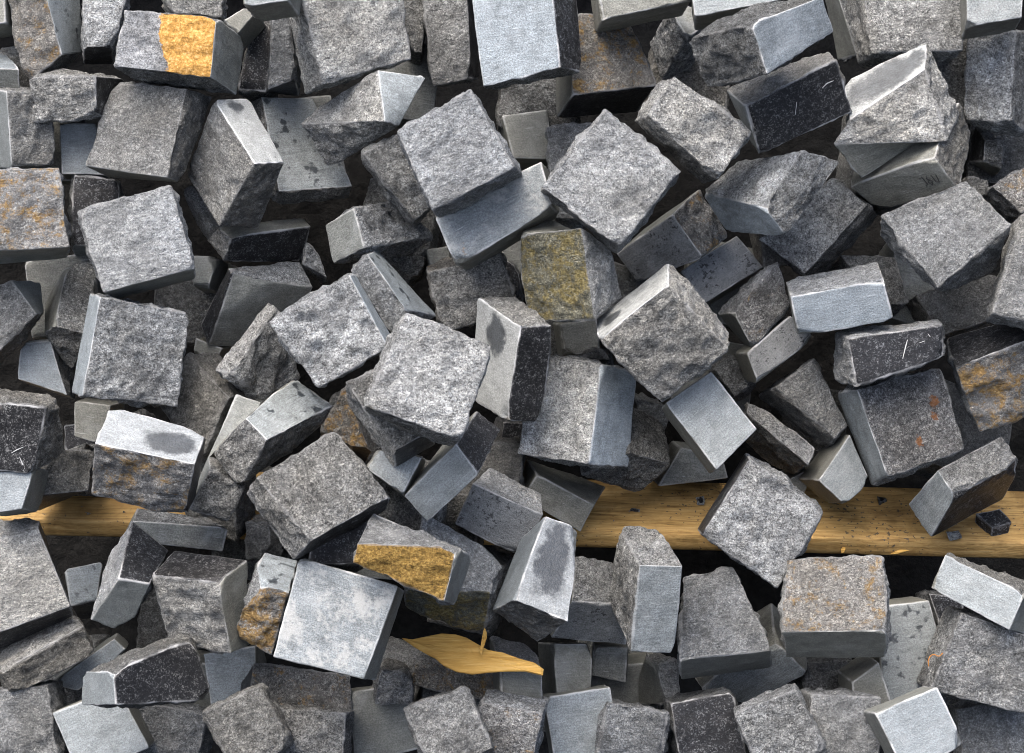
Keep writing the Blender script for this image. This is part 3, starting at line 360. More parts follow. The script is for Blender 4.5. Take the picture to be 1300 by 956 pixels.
 (8,[0,0,0,10,1],[406,-475,433,524,-449,434,610,-641,527,391,-663,526,414,-536,305,537,-509,306,620,-696,399,401,-726,398],[93,107,70],[0.987,-0.145,-0.076,0.164,0.888,0.429,0.005,-0.435,0.9],'broad dark-topped sett with a white worn front edge',[0.8,0.25,0.5,0.5,0.2,0.2]),
 (5,[10,10,10,10,10],[98,-645,325,196,-647,305,190,-795,317,110,-793,336,62,-656,167,162,-660,147,157,-809,159,77,-812,179],[46,75,80],[0.977,-0.037,0.208,0.019,0.996,0.084,-0.21,-0.078,0.975],'dull smooth sett just left of the tall clean-fronted sett',[0.95,0.25,0.5,0.5,0.2,0.2]),
 (4,[10,10,10,10,10],[195,-657,252,282,-662,258,278,-748,252,192,-733,246,207,-647,89,294,-652,95,290,-738,90,204,-724,84],[44,41,81],[0.994,0.076,-0.073,-0.08,0.995,-0.062,0.068,0.067,0.995],'half-hidden dull smooth sett just below the tall clean-fronted sett',[0.95,0.25,0.5,0.5,0.2,0.2]),
 (6,[1,0,0,0,10],[346,-694,330,402,-681,314,410,-795,315,374,-793,330,314,-685,180,357,-686,164,365,-800,165,311,-812,180],[27,57,78],[0.952,-0.1,0.289,0.095,0.995,0.032,-0.291,-0.003,0.957],'light rough sett just below the broad dark sett',[1.01,0.25,0.5,0.5,0.2,0.2]),
 (6,[9,10,10,10,10],[442,-763,262,632,-634,340,718,-720,297,580,-807,219,453,-682,119,640,-554,197,727,-640,154,588,-729,76],[105,67,81],[0.724,-0.688,-0.056,0.582,0.652,-0.486,0.371,0.319,0.872],'pale sawn sett just below the broad dark sett',[1.07,0.25,0.5,0.5,0.2,0.2]),
 (7,[1,0,9,0,0],[40,52,354,212,36,467,181,-207,478,13,-185,366,136,33,208,302,8,321,282,-220,332,108,-205,219],[102,118,87],[0.831,0.126,-0.542,-0.079,0.991,0.11,0.55,-0.049,0.833],'bright white-grained sett joined to a smooth grey sawn side',[1.35,0.25,0.5,0.5,0.2,0.2]),
 (5,[2,2,2,2,2],[301,-48,191,382,-74,186,388,-125,180,331,-180,185,288,-42,28,369,-64,23,375,-118,17,318,-171,22],[37,47,81],[0.977,-0.2,0.081,0.204,0.978,-0.049,-0.069,0.064,0.996],'brownish dark sett just left of the smooth nicked-edge sett',[1.05,0.25,0.5,0.5,0.2,0.2]),
 (5.3,[2,2,2,2,2],[166,-242,292,283,-183,362,391,-215,283,317,-286,213,148,-125,179,262,-64,249,371,-98,171,297,-170,100],[67,77,81],[0.604,-0.788,0.12,0.603,0.353,-0.716,0.522,0.505,0.688],'dark olive sett with a pointed end',[0.93,0.25,0.5,0.5,0.2,0.2]),
 (4,[10,10,10,10,10],[418,-175,182,521,-196,169,537,-253,161,360,-272,174,402,-159,20,508,-179,7,522,-237,-1,348,-255,12],[70,40,81],[0.994,0.075,0.085,-0.066,0.993,-0.1,-0.091,0.094,0.991],'half-hidden dull smooth sett just below the smooth nicked-edge sett',[0.99,0.25,0.5,0.5,0.2,0.2]),
 (7.7,[9,10,10,10,10],[362,-63,466,471,13,455,579,-124,467,482,-221,477,358,-79,303,467,-2,292,576,-140,304,478,-236,314],[67,93,81],[0.783,-0.622,0.022,0.618,0.781,0.095,-0.077,-0.061,0.995],'smooth pale blue sett with nicked edges',[1.0,0.25,0.5,0.5,0.2,0.2]),
 (4,[2,2,2,2,2],[496,18,167,547,59,162,608,-15,168,551,-51,173,493,3,4,545,44,0,606,-30,6,549,-66,10],[34,47,81],[0.79,-0.613,0.012,0.61,0.787,0.091,-0.066,-0.065,0.996],'half-hidden brownish dark sett just above the smooth nicked-edge sett',[0.96,0.25,0.5,0.5,0.2,0.2]),
 (5,[12,10,10,10,10],[566,57,336,672,148,325,735,95,319,593,-17,330,549,59,173,656,151,162,719,97,156,578,-15,167],[80,40,81],[0.778,-0.62,0.097,0.624,0.781,-0.012,-0.068,0.07,0.995],'smooth mid-grey sett just left of the pale blue brick',[1.02,0.25,0.5,0.5,0.2,0.2]),
 (6,[10,10,10,10,10],[61,-237,299,201,-313,282,167,-379,263,21,-298,281,32,-197,153,234,-274,135,170,-341,117,23,-260,134],[90,39,75],[0.894,0.448,-0.019,-0.437,0.863,-0.254,-0.097,0.236,0.967],'shaded olive-grey sett sloping onto the plank',[1.02,0.25,0.5,0.5,0.2,0.2]),
 (3,[3,2,2,2,2],[-30,-109,171,32,-115,167,32,-171,162,-30,-181,166,-41,-99,8,21,-104,4,21,-161,0,-41,-170,4],[32,33,81],[0.998,-0.017,0.066,0.021,0.998,-0.063,-0.064,0.065,0.996],'half-hidden black sett just left of the bright white-grained sett',[0.8,0.25,0.5,0.5,0.2,0.2]),
 (7,[8,0,0,0,9],[823,-29,402,1030,22,358,1089,-173,373,895,-243,416,789,-39,251,1002,4,208,1062,-192,222,877,-271,266],[106,112,77],[0.933,-0.313,0.175,0.295,0.948,0.122,-0.204,-0.063,0.977],'dark-centred sett with three orange rust spots',[0.85,0.25,0.5,0.5,0.2,0.2]),
 (6,[0,0,0,0,2],[629,-29,311,738,48,295,812,-120,303,779,-151,319,606,-48,155,720,24,140,798,-141,148,773,-183,163],[45,96,78],[0.737,-0.668,0.1,0.653,0.743,0.145,-0.171,-0.042,0.984],'rough sett with a brown sawn lower edge',[0.85,0.25,0.5,0.5,0.2,0.2]),
 (6,[1,0,0,2,0],[576,-48,270,737,-172,303,718,-217,317,567,-86,284,571,-108,99,731,-231,132,685,-248,146,574,-171,113],[91,25,90],[0.786,0.617,0.034,-0.593,0.736,0.327,0.177,-0.277,0.944],'thin-topped sett with a brown lower side',[0.87,0.25,0.5,0.5,0.2,0.2]),
 (4,[10,10,10,10,10],[681,-257,170,745,-222,166,730,-293,162,702,-283,166,667,-246,7,730,-212,3,717,-283,-1,687,-274,3],[26,27,81],[0.984,-0.158,0.086,0.164,0.984,-0.062,-0.074,0.075,0.994],'half-hidden dull smooth sett just right of the large diamond over the plank',[0.87,0.25,0.5,0.5,0.2,0.2]),
 (5,[9,10,10,10,10],[739,-251,329,818,-139,313,869,-255,303,805,-310,318,710,-253,168,789,-144,152,842,-256,141,776,-313,157],[55,53,81],[0.73,-0.662,0.171,0.669,0.743,0.017,-0.139,0.102,0.985],'smooth grey sett standing on the plank',[0.82,0.25,0.5,0.5,0.2,0.2]),
 (7,[9,10,0,3,10],[961,-314,269,1013,-223,416,1051,-283,450,1014,-392,303,1144,-234,174,1183,-144,321,1228,-208,355,1209,-302,208],[89,45,109],[0.192,-0.531,-0.825,0.542,0.759,-0.361,0.818,-0.378,0.434],'oblong sett lying on the plank with a smooth grey end',[0.87,0.25,0.5,0.5,0.2,0.2]),
 (8,[1,0,0,0,3],[558,-189,503,734,-319,492,625,-499,482,446,-374,493,561,-184,350,732,-308,339,623,-488,329,444,-368,340],[107,107,76],[0.835,0.55,0.016,-0.548,0.834,-0.068,-0.051,0.048,0.998],'large diamond-set sett overhanging the plank',[1.0,0.25,0.5,0.5,0.2,0.2]),
 (8,[4,0,0,10,0],[645,-427,490,871,-418,519,868,-586,608,626,-593,580,663,-504,348,890,-495,377,882,-665,467,649,-668,438],[117,94,81],[0.992,0.043,-0.115,0.017,0.88,0.475,0.122,-0.474,0.872],'square sett with orange rust along its edges and a smooth grey underside',[1.1,0.39,0.5,0.5,0.2,0.2]),
 (5,[2,2,2,2,2],[721,-696,264,833,-692,255,831,-804,247,712,-803,256,709,-683,101,821,-680,93,819,-791,84,700,-790,93],[58,55,81],[0.997,0.019,0.074,-0.013,0.997,-0.077,-0.075,0.076,0.994],'brownish dark sett just below the rust-edged square',[0.91,0.25,0.5,0.5,0.2,0.2]),
 (5,[11,10,10,10,10],[889,-556,320,1010,-542,305,1070,-746,307,889,-794,322,873,-560,156,996,-546,142,1054,-751,144,875,-798,159],[77,111,81],[0.983,-0.156,0.092,0.154,0.988,0.025,-0.095,-0.011,0.995],'smooth sett with a big black wet patch in the shade',[0.92,0.25,0.5,0.5,0.2,0.2]),
 (6,[10,10,10,10,10],[809,-728,422,873,-680,416,906,-783,410,812,-783,416,793,-718,260,859,-672,254,891,-774,247,798,-775,254],[42,41,81],[0.964,-0.252,0.088,0.257,0.965,-0.053,-0.072,0.074,0.995],'dull smooth sett just below the rust-edged square',[0.93,0.25,0.5,0.5,0.2,0.2]),
 (7,[0,0,0,0,0],[1062,-555,472,1269,-631,458,1225,-801,462,984,-741,476,1051,-555,308,1259,-631,294,1213,-802,298,974,-741,312],[117,94,82],[0.95,0.305,0.065,-0.305,0.952,0.001,-0.061,-0.021,0.998],'large rough square sett at the bottom corner',[0.95,0.25,0.5,0.5,0.2,0.2]),
 (4,[3,2,2,2,2],[1028,-533,167,1120,-549,162,1114,-620,169,1070,-650,174,1019,-547,5,1110,-560,0,1106,-633,6,1059,-662,11],[36,48,81],[0.985,-0.161,0.058,0.157,0.985,0.076,-0.069,-0.066,0.995],'half-hidden black sett just below the lower pale brick',[1.05,0.25,0.5,0.5,0.2,0.2]),
 (8,[9,2,10,10,10],[1026,-423,456,1202,-506,525,1164,-594,519,989,-500,451,1055,-429,313,1240,-496,381,1242,-620,376,1036,-511,307],[108,49,75],[0.873,0.373,-0.314,-0.372,0.926,0.066,0.316,0.059,0.947],'pale blue brick-shaped sett below the end of the plank',[1.1,0.25,0.5,0.5,0.2,0.2]),
 (6,[0,0,0,0,0],[-1268,-750,449,-1099,-726,460,-1069,-905,472,-1247,-925,461,-1257,-759,286,-1087,-736,296,-1057,-915,308,-1236,-935,298],[88,89,81],[0.989,-0.132,-0.07,0.136,0.989,0.058,0.062,-0.067,0.996],'rough grey sett just below the large light corner sett',[0.92,0.25,0.5,0.5,0.2,0.2]),
 (7,[9,10,10,10,10],[-1084,-793,478,-930,-733,467,-855,-877,471,-1021,-941,482,-1092,-801,314,-937,-740,304,-863,-885,307,-1028,-949,318],[85,81,81],[0.918,-0.393,0.047,0.391,0.919,0.046,-0.062,-0.024,0.998],'pale sawn sett just below the wet black-topped block',[1.03,0.25,0.5,0.5,0.2,0.2]),
 (6,[0,0,0,0,0],[-915,-785,313,-738,-812,324,-769,-991,338,-941,-964,327,-907,-799,150,-730,-827,161,-760,-1005,175,-933,-978,164],[88,90,81],[0.986,0.157,-0.051,-0.153,0.985,0.086,0.064,-0.077,0.995],'rough grey sett just below the wet black-topped block',[0.91,0.25,0.5,0.5,0.2,0.2]),
 (7,[2,2,2,2,2],[-705,-762,716,-572,-701,707,-500,-834,717,-624,-912,726,-709,-776,553,-577,-714,544,-504,-848,553,-628,-926,563],[73,80,81],[0.877,-0.479,0.026,0.475,0.876,0.084,-0.063,-0.061,0.996],'brownish dark sett just below the small ochre-fronted sett',[1.06,0.25,0.5,0.5,0.2,0.2]),
 (6.5,[1,0,0,0,0],[-546,-770,554,-384,-782,565,-398,-954,578,-558,-937,567,-536,-783,391,-374,-794,402,-388,-966,415,-548,-950,404],[81,85,81],[0.995,0.083,-0.061,-0.078,0.994,0.078,0.067,-0.073,0.995],'light rough sett just below the small ochre-fronted sett',[0.87,0.25,0.5,0.5,0.2,0.2]),
 (5.5,[10,10,10,10,10],[-396,-754,386,-245,-736,375,-217,-889,385,-376,-926,396,-405,-766,222,-255,-748,212,-226,-902,222,-385,-937,233],[78,82,81],[0.986,-0.16,0.056,0.156,0.985,0.072,-0.067,-0.062,0.996],'dull smooth sett just below the frosty square',[1.08,0.25,0.5,0.5,0.2,0.2]),
 (7,[0,0,0,0,0],[-244,-746,771,-106,-698,762,-39,-834,774,-177,-895,783,-248,-762,608,-111,-713,599,-44,-850,611,-181,-910,620],[74,79,81],[0.916,-0.401,0.028,0.397,0.913,0.094,-0.063,-0.074,0.995],'rough grey sett just below the gold-fronted sett',[0.96,0.25,0.5,0.5,0.2,0.2]),
 (6.5,[4,0,0,0,0],[-72,-738,698,72,-763,708,39,-917,698,-90,-891,688,-58,-729,535,84,-754,545,53,-908,535,-77,-883,525],[69,78,81],[0.982,0.169,-0.08,-0.174,0.983,-0.054,0.069,0.066,0.995],'ochre-tinged rough sett just below the large water-stained sett',[1.03,0.25,0.5,0.5,0.2,0.2]),
 (5.5,[9,10,10,10,10],[75,-759,452,233,-736,442,261,-898,455,102,-925,465,66,-773,289,225,-750,279,253,-913,292,94,-939,302],[80,83,81],[0.986,-0.162,0.05,0.157,0.984,0.088,-0.063,-0.079,0.995],'pale sawn sett just below the tall clean-fronted sett',[0.97,0.25,0.5,0.5,0.2,0.2]),
 (7,[0,0,0,0,0],[221,-760,521,368,-786,531,340,-941,543,193,-914,533,229,-774,358,376,-800,368,348,-955,380,201,-929,370],[74,79,81],[0.983,0.18,-0.049,-0.175,0.981,0.087,0.063,-0.077,0.995],'rough grey sett just below the tall clean-fronted sett',[0.9,0.25,0.5,0.5,0.2,0.2]),
 (6.5,[3,2,2,2,2],[372,-769,475,521,-744,465,558,-905,470,399,-941,480,362,-776,311,512,-751,301,548,-912,306,390,-948,317],[78,84,81],[0.98,-0.192,0.057,0.189,0.981,0.042,-0.064,-0.031,0.997],'black wet-looking sett just below the broad dark sett',[0.96,0.25,0.5,0.5,0.2,0.2]),
 (7.5,[0,0,0,0,0],[506,-772,640,650,-717,650,721,-850,662,577,-915,652,522,-779,477,665,-723,487,735,-857,499,592,-922,489],[78,78,81],[0.904,-0.418,-0.091,0.423,0.905,0.043,0.065,-0.077,0.995],'rough grey sett just below the broad dark sett',[0.82,0.25,0.5,0.5,0.2,0.2]),
 (6.5,[1,0,0,0,0],[695,-736,567,862,-746,556,851,-909,569,685,-899,579,685,-747,403,851,-758,393,840,-921,406,674,-910,416],[83,82,81],[0.996,0.062,0.066,-0.067,0.995,0.072,-0.061,-0.076,0.995],'light rough sett just below the rust-edged square',[0.81,0.25,0.5,0.5,0.2,0.2]),
 (7,[9,10,10,10,10],[820,-761,724,964,-704,714,1025,-832,726,890,-902,736,816,-778,562,960,-720,551,1020,-849,563,885,-918,573],[77,75,81],[0.905,-0.425,0.027,0.421,0.902,0.1,-0.067,-0.078,0.995],'pale sawn sett just left of the bottom-corner square',[0.97,0.25,0.5,0.5,0.2,0.2]),
 (6.5,[0,0,0,0,0],[1069,-802,329,1253,-772,340,1278,-951,354,1091,-971,343,1080,-814,166,1264,-785,177,1290,-962,191,1103,-984,180],[93,87,81],[0.989,-0.132,-0.071,0.138,0.988,0.073,0.061,-0.082,0.995],'rough grey sett just below the bottom-corner square',[0.95,0.25,0.5,0.5,0.2,0.2]),
 (3,[0,0,0,0,0],[-1228,-686,167,-1031,-655,184,-993,-850,180,-1210,-862,163,-1216,-681,4,-1018,-650,20,-981,-845,16,-1197,-858,0],[104,93,81],[0.989,-0.125,-0.075,0.123,0.992,-0.032,0.079,0.022,0.997],'half-hidden rough grey sett just below the sharp-edged sett',[1.07,0.25,0.5,0.5,0.2,0.2]),
 (3,[10,10,10,10,10],[-876,-685,181,-682,-725,174,-702,-882,163,-897,-871,170,-880,-674,18,-686,-713,11,-707,-871,0,-901,-860,7],[97,86,81],[0.992,0.126,0.028,-0.124,0.99,-0.068,-0.036,0.064,0.997],'half-hidden dull smooth sett just below the wet black-topped block',[0.81,0.25,0.5,0.5,0.2,0.2]),
 (4,[0,0,0,0,0],[-331,-666,175,-175,-702,199,-175,-879,185,-351,-843,161,-307,-657,13,-149,-693,37,-151,-869,23,-327,-834,-1],[85,88,81],[0.981,0.127,-0.149,-0.137,0.989,-0.057,0.14,0.076,0.987],'half-hidden rough grey sett just below the frosty square',[0.98,0.25,0.5,0.5,0.2,0.2]),
 (4.2,[2,2,2,2,2],[-209,-707,335,-19,-728,313,-57,-883,298,-229,-880,319,-227,-689,173,-37,-710,151,-74,-866,136,-246,-861,157],[91,83,81],[0.987,0.122,0.108,-0.11,0.988,-0.108,-0.12,0.095,0.988],'half-hidden brownish dark sett just right of the frosty square',[0.96,0.25,0.5,0.5,0.2,0.2]),
 (3.5,[0,0,0,0,0],[-20,-687,163,97,-725,171,97,-879,182,-19,-880,174,-8,-699,0,109,-735,8,108,-891,19,-9,-891,11],[59,87,81],[0.996,0.051,-0.068,-0.047,0.997,0.069,0.071,-0.065,0.995],'half-hidden rough grey sett just below the large water-stained sett',[0.99,0.25,0.5,0.5,0.2,0.2]),
 (3.5,[10,10,10,10,10],[175,-725,173,350,-704,184,370,-861,174,195,-882,163,184,-713,10,359,-693,20,379,-850,11,204,-871,0],[88,79,81],[0.991,-0.123,-0.054,0.12,0.99,-0.069,0.062,0.062,0.996],'half-hidden dull smooth sett just below the broad dark sett',[1.03,0.25,0.5,0.5,0.2,0.2]),
 (4,[10,10,10,10,10],[760,-686,174,917,-726,163,896,-880,174,739,-879,185,747,-695,10,905,-734,0,884,-890,11,727,-887,21],[79,87,81],[0.99,0.122,0.075,-0.127,0.991,0.054,-0.068,-0.063,0.996],'half-hidden dull smooth sett just below the rust-edged square',[0.97,0.25,0.5,0.5,0.2,0.2]),
 (4,[2,2,2,2,2],[974,-725,174,1151,-706,163,1169,-881,170,992,-899,180,965,-731,11,1142,-713,0,1160,-888,6,983,-906,17],[89,87,81],[0.993,-0.105,0.057,0.102,0.994,0.042,-0.061,-0.036,0.998],'half-hidden brownish dark sett just below the bottom-corner square',[0.98,0.25,0.5,0.5,0.2,0.2]),
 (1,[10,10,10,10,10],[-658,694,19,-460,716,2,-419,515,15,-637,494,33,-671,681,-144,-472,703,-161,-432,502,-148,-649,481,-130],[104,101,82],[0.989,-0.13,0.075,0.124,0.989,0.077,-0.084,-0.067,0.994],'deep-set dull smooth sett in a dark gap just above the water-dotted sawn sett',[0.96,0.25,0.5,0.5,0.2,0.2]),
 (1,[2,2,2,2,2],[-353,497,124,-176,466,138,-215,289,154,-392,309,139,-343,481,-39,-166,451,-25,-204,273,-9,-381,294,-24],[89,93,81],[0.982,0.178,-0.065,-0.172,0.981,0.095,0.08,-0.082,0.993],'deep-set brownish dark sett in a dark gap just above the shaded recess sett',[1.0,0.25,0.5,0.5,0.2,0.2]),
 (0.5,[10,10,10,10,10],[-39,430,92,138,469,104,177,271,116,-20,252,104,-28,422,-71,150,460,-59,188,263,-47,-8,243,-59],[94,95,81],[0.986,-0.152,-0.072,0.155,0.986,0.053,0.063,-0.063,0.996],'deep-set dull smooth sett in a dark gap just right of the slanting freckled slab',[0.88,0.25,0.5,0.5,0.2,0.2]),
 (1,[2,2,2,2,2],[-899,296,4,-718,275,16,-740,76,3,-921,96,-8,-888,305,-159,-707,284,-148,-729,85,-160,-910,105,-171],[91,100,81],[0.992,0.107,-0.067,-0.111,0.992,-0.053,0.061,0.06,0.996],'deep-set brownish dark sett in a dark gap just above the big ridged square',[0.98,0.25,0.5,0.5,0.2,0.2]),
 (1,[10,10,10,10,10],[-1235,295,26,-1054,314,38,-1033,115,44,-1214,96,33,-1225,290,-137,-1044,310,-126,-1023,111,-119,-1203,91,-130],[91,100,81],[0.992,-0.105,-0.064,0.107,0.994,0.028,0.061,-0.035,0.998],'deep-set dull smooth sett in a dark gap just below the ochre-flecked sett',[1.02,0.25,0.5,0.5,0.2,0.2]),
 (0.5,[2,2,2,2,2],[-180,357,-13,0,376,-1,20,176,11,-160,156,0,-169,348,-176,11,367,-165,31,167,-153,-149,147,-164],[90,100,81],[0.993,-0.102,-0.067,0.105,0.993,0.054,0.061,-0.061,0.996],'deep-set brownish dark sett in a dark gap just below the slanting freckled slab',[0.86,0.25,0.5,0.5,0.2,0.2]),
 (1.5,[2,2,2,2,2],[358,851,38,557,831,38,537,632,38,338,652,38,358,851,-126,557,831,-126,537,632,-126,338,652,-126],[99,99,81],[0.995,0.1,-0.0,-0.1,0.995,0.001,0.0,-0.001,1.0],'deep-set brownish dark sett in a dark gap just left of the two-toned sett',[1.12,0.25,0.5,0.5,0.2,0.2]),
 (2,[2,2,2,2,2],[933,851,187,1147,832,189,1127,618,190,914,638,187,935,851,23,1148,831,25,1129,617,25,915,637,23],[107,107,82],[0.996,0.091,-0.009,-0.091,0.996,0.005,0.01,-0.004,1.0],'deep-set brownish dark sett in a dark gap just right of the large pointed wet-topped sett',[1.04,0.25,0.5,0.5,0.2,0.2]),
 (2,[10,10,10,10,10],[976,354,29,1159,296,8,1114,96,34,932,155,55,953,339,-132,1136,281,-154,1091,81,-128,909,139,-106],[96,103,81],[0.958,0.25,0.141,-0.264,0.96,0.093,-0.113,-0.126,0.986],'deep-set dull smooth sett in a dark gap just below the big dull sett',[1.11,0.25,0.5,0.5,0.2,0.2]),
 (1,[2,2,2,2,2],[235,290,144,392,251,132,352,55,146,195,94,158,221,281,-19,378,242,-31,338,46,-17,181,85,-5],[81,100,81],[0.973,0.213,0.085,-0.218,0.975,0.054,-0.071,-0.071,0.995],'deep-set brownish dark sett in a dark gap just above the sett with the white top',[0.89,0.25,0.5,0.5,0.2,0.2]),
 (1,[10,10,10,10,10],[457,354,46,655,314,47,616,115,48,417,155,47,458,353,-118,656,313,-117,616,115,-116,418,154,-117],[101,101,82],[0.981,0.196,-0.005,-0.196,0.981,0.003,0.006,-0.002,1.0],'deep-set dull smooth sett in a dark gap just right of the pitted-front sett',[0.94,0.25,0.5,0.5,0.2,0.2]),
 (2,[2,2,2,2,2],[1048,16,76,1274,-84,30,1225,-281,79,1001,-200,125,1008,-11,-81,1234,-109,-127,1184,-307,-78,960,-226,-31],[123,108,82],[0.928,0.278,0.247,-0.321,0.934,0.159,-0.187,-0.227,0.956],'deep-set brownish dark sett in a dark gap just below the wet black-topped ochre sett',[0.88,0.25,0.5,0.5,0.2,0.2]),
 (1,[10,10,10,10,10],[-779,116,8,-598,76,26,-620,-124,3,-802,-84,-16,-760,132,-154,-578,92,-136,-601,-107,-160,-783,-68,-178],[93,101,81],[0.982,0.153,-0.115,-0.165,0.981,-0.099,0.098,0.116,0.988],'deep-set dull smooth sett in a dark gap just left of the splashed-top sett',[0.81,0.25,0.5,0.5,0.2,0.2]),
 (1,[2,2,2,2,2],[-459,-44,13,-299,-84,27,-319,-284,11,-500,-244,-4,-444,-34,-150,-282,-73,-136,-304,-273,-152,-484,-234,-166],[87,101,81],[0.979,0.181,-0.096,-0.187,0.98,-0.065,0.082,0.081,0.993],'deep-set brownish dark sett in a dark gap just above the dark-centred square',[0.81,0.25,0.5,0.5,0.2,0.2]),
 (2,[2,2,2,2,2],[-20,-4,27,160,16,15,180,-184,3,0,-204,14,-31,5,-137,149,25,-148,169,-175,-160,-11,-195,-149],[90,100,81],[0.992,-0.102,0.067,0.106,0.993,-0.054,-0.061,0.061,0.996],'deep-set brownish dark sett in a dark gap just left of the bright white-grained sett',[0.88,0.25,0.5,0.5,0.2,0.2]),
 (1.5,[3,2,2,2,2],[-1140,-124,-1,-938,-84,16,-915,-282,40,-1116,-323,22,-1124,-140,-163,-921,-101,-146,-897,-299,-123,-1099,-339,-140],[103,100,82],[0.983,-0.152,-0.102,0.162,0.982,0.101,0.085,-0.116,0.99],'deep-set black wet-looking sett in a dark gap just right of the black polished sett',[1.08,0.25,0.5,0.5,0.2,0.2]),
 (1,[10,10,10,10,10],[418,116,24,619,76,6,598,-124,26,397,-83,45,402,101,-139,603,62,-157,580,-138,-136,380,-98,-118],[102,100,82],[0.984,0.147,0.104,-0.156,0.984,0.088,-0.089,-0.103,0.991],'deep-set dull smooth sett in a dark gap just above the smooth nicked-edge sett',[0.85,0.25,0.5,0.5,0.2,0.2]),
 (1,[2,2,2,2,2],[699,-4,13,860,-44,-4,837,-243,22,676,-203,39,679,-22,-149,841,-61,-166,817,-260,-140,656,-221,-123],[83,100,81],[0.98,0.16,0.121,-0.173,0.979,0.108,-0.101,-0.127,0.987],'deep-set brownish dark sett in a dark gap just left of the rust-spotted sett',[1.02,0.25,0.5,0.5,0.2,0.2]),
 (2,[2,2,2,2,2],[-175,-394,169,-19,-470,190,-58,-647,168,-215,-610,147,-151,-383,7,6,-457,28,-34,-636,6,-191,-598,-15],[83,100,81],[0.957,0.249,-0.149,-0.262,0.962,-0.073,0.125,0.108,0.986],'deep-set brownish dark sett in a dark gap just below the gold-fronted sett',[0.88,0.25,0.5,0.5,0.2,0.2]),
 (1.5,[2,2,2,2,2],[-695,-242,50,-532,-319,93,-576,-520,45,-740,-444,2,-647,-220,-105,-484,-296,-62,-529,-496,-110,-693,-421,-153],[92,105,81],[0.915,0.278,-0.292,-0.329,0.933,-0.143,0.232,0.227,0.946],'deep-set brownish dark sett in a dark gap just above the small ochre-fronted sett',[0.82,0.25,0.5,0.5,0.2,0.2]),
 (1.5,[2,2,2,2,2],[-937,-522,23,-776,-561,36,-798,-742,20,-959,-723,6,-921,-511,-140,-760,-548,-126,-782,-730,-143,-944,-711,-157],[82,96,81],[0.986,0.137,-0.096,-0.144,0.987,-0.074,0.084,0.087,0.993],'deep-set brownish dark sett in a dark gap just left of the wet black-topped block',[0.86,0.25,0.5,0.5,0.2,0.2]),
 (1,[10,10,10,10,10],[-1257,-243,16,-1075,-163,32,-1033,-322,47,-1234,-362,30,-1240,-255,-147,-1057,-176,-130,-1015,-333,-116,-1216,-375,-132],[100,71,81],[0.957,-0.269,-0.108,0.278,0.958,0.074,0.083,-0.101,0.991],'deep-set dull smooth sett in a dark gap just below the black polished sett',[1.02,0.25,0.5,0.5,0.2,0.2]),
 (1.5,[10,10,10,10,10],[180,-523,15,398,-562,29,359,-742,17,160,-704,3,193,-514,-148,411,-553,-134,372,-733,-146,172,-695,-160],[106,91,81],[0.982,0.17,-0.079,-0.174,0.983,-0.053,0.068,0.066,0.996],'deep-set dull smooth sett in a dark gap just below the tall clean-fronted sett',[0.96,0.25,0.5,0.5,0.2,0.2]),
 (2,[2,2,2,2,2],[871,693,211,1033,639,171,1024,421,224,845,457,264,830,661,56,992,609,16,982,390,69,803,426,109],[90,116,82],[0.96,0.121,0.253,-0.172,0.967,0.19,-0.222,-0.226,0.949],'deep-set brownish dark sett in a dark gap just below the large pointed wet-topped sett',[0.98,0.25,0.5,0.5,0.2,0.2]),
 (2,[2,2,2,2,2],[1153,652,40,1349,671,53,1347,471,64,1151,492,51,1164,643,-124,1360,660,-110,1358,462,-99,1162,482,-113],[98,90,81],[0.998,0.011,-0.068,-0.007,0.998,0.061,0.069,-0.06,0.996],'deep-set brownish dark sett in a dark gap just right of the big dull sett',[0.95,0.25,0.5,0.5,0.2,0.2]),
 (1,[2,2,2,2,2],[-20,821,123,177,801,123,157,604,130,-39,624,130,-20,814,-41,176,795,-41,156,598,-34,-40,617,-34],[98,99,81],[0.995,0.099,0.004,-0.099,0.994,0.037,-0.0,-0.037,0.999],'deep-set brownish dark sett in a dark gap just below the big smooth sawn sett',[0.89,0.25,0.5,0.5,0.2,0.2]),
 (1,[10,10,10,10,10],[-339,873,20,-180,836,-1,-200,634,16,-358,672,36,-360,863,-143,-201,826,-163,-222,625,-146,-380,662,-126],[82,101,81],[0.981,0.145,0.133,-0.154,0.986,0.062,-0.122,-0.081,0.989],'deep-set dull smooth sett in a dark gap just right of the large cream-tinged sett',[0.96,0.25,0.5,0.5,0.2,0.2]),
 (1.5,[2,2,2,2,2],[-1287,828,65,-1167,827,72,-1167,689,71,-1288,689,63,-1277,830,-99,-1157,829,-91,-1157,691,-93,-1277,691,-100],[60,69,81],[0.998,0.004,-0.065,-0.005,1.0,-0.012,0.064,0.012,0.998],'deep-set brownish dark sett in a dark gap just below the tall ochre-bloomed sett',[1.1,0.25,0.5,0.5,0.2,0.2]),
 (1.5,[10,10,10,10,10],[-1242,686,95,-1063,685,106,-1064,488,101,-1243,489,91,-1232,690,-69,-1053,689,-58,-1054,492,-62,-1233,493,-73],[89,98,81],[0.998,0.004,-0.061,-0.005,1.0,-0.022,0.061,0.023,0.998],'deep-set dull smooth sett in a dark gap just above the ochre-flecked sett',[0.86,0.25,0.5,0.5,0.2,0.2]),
 (1.5,[2,2,2,2,2],[80,195,28,239,176,15,259,16,29,79,-4,42,67,181,-135,228,164,-148,246,3,-134,67,-16,-121],[85,90,81],[0.997,-0.032,0.076,0.026,0.997,0.078,-0.078,-0.076,0.994],'deep-set brownish dark sett in a dark gap just right of the pillar-like sett',[1.03,0.25,0.5,0.5,0.2,0.2]),
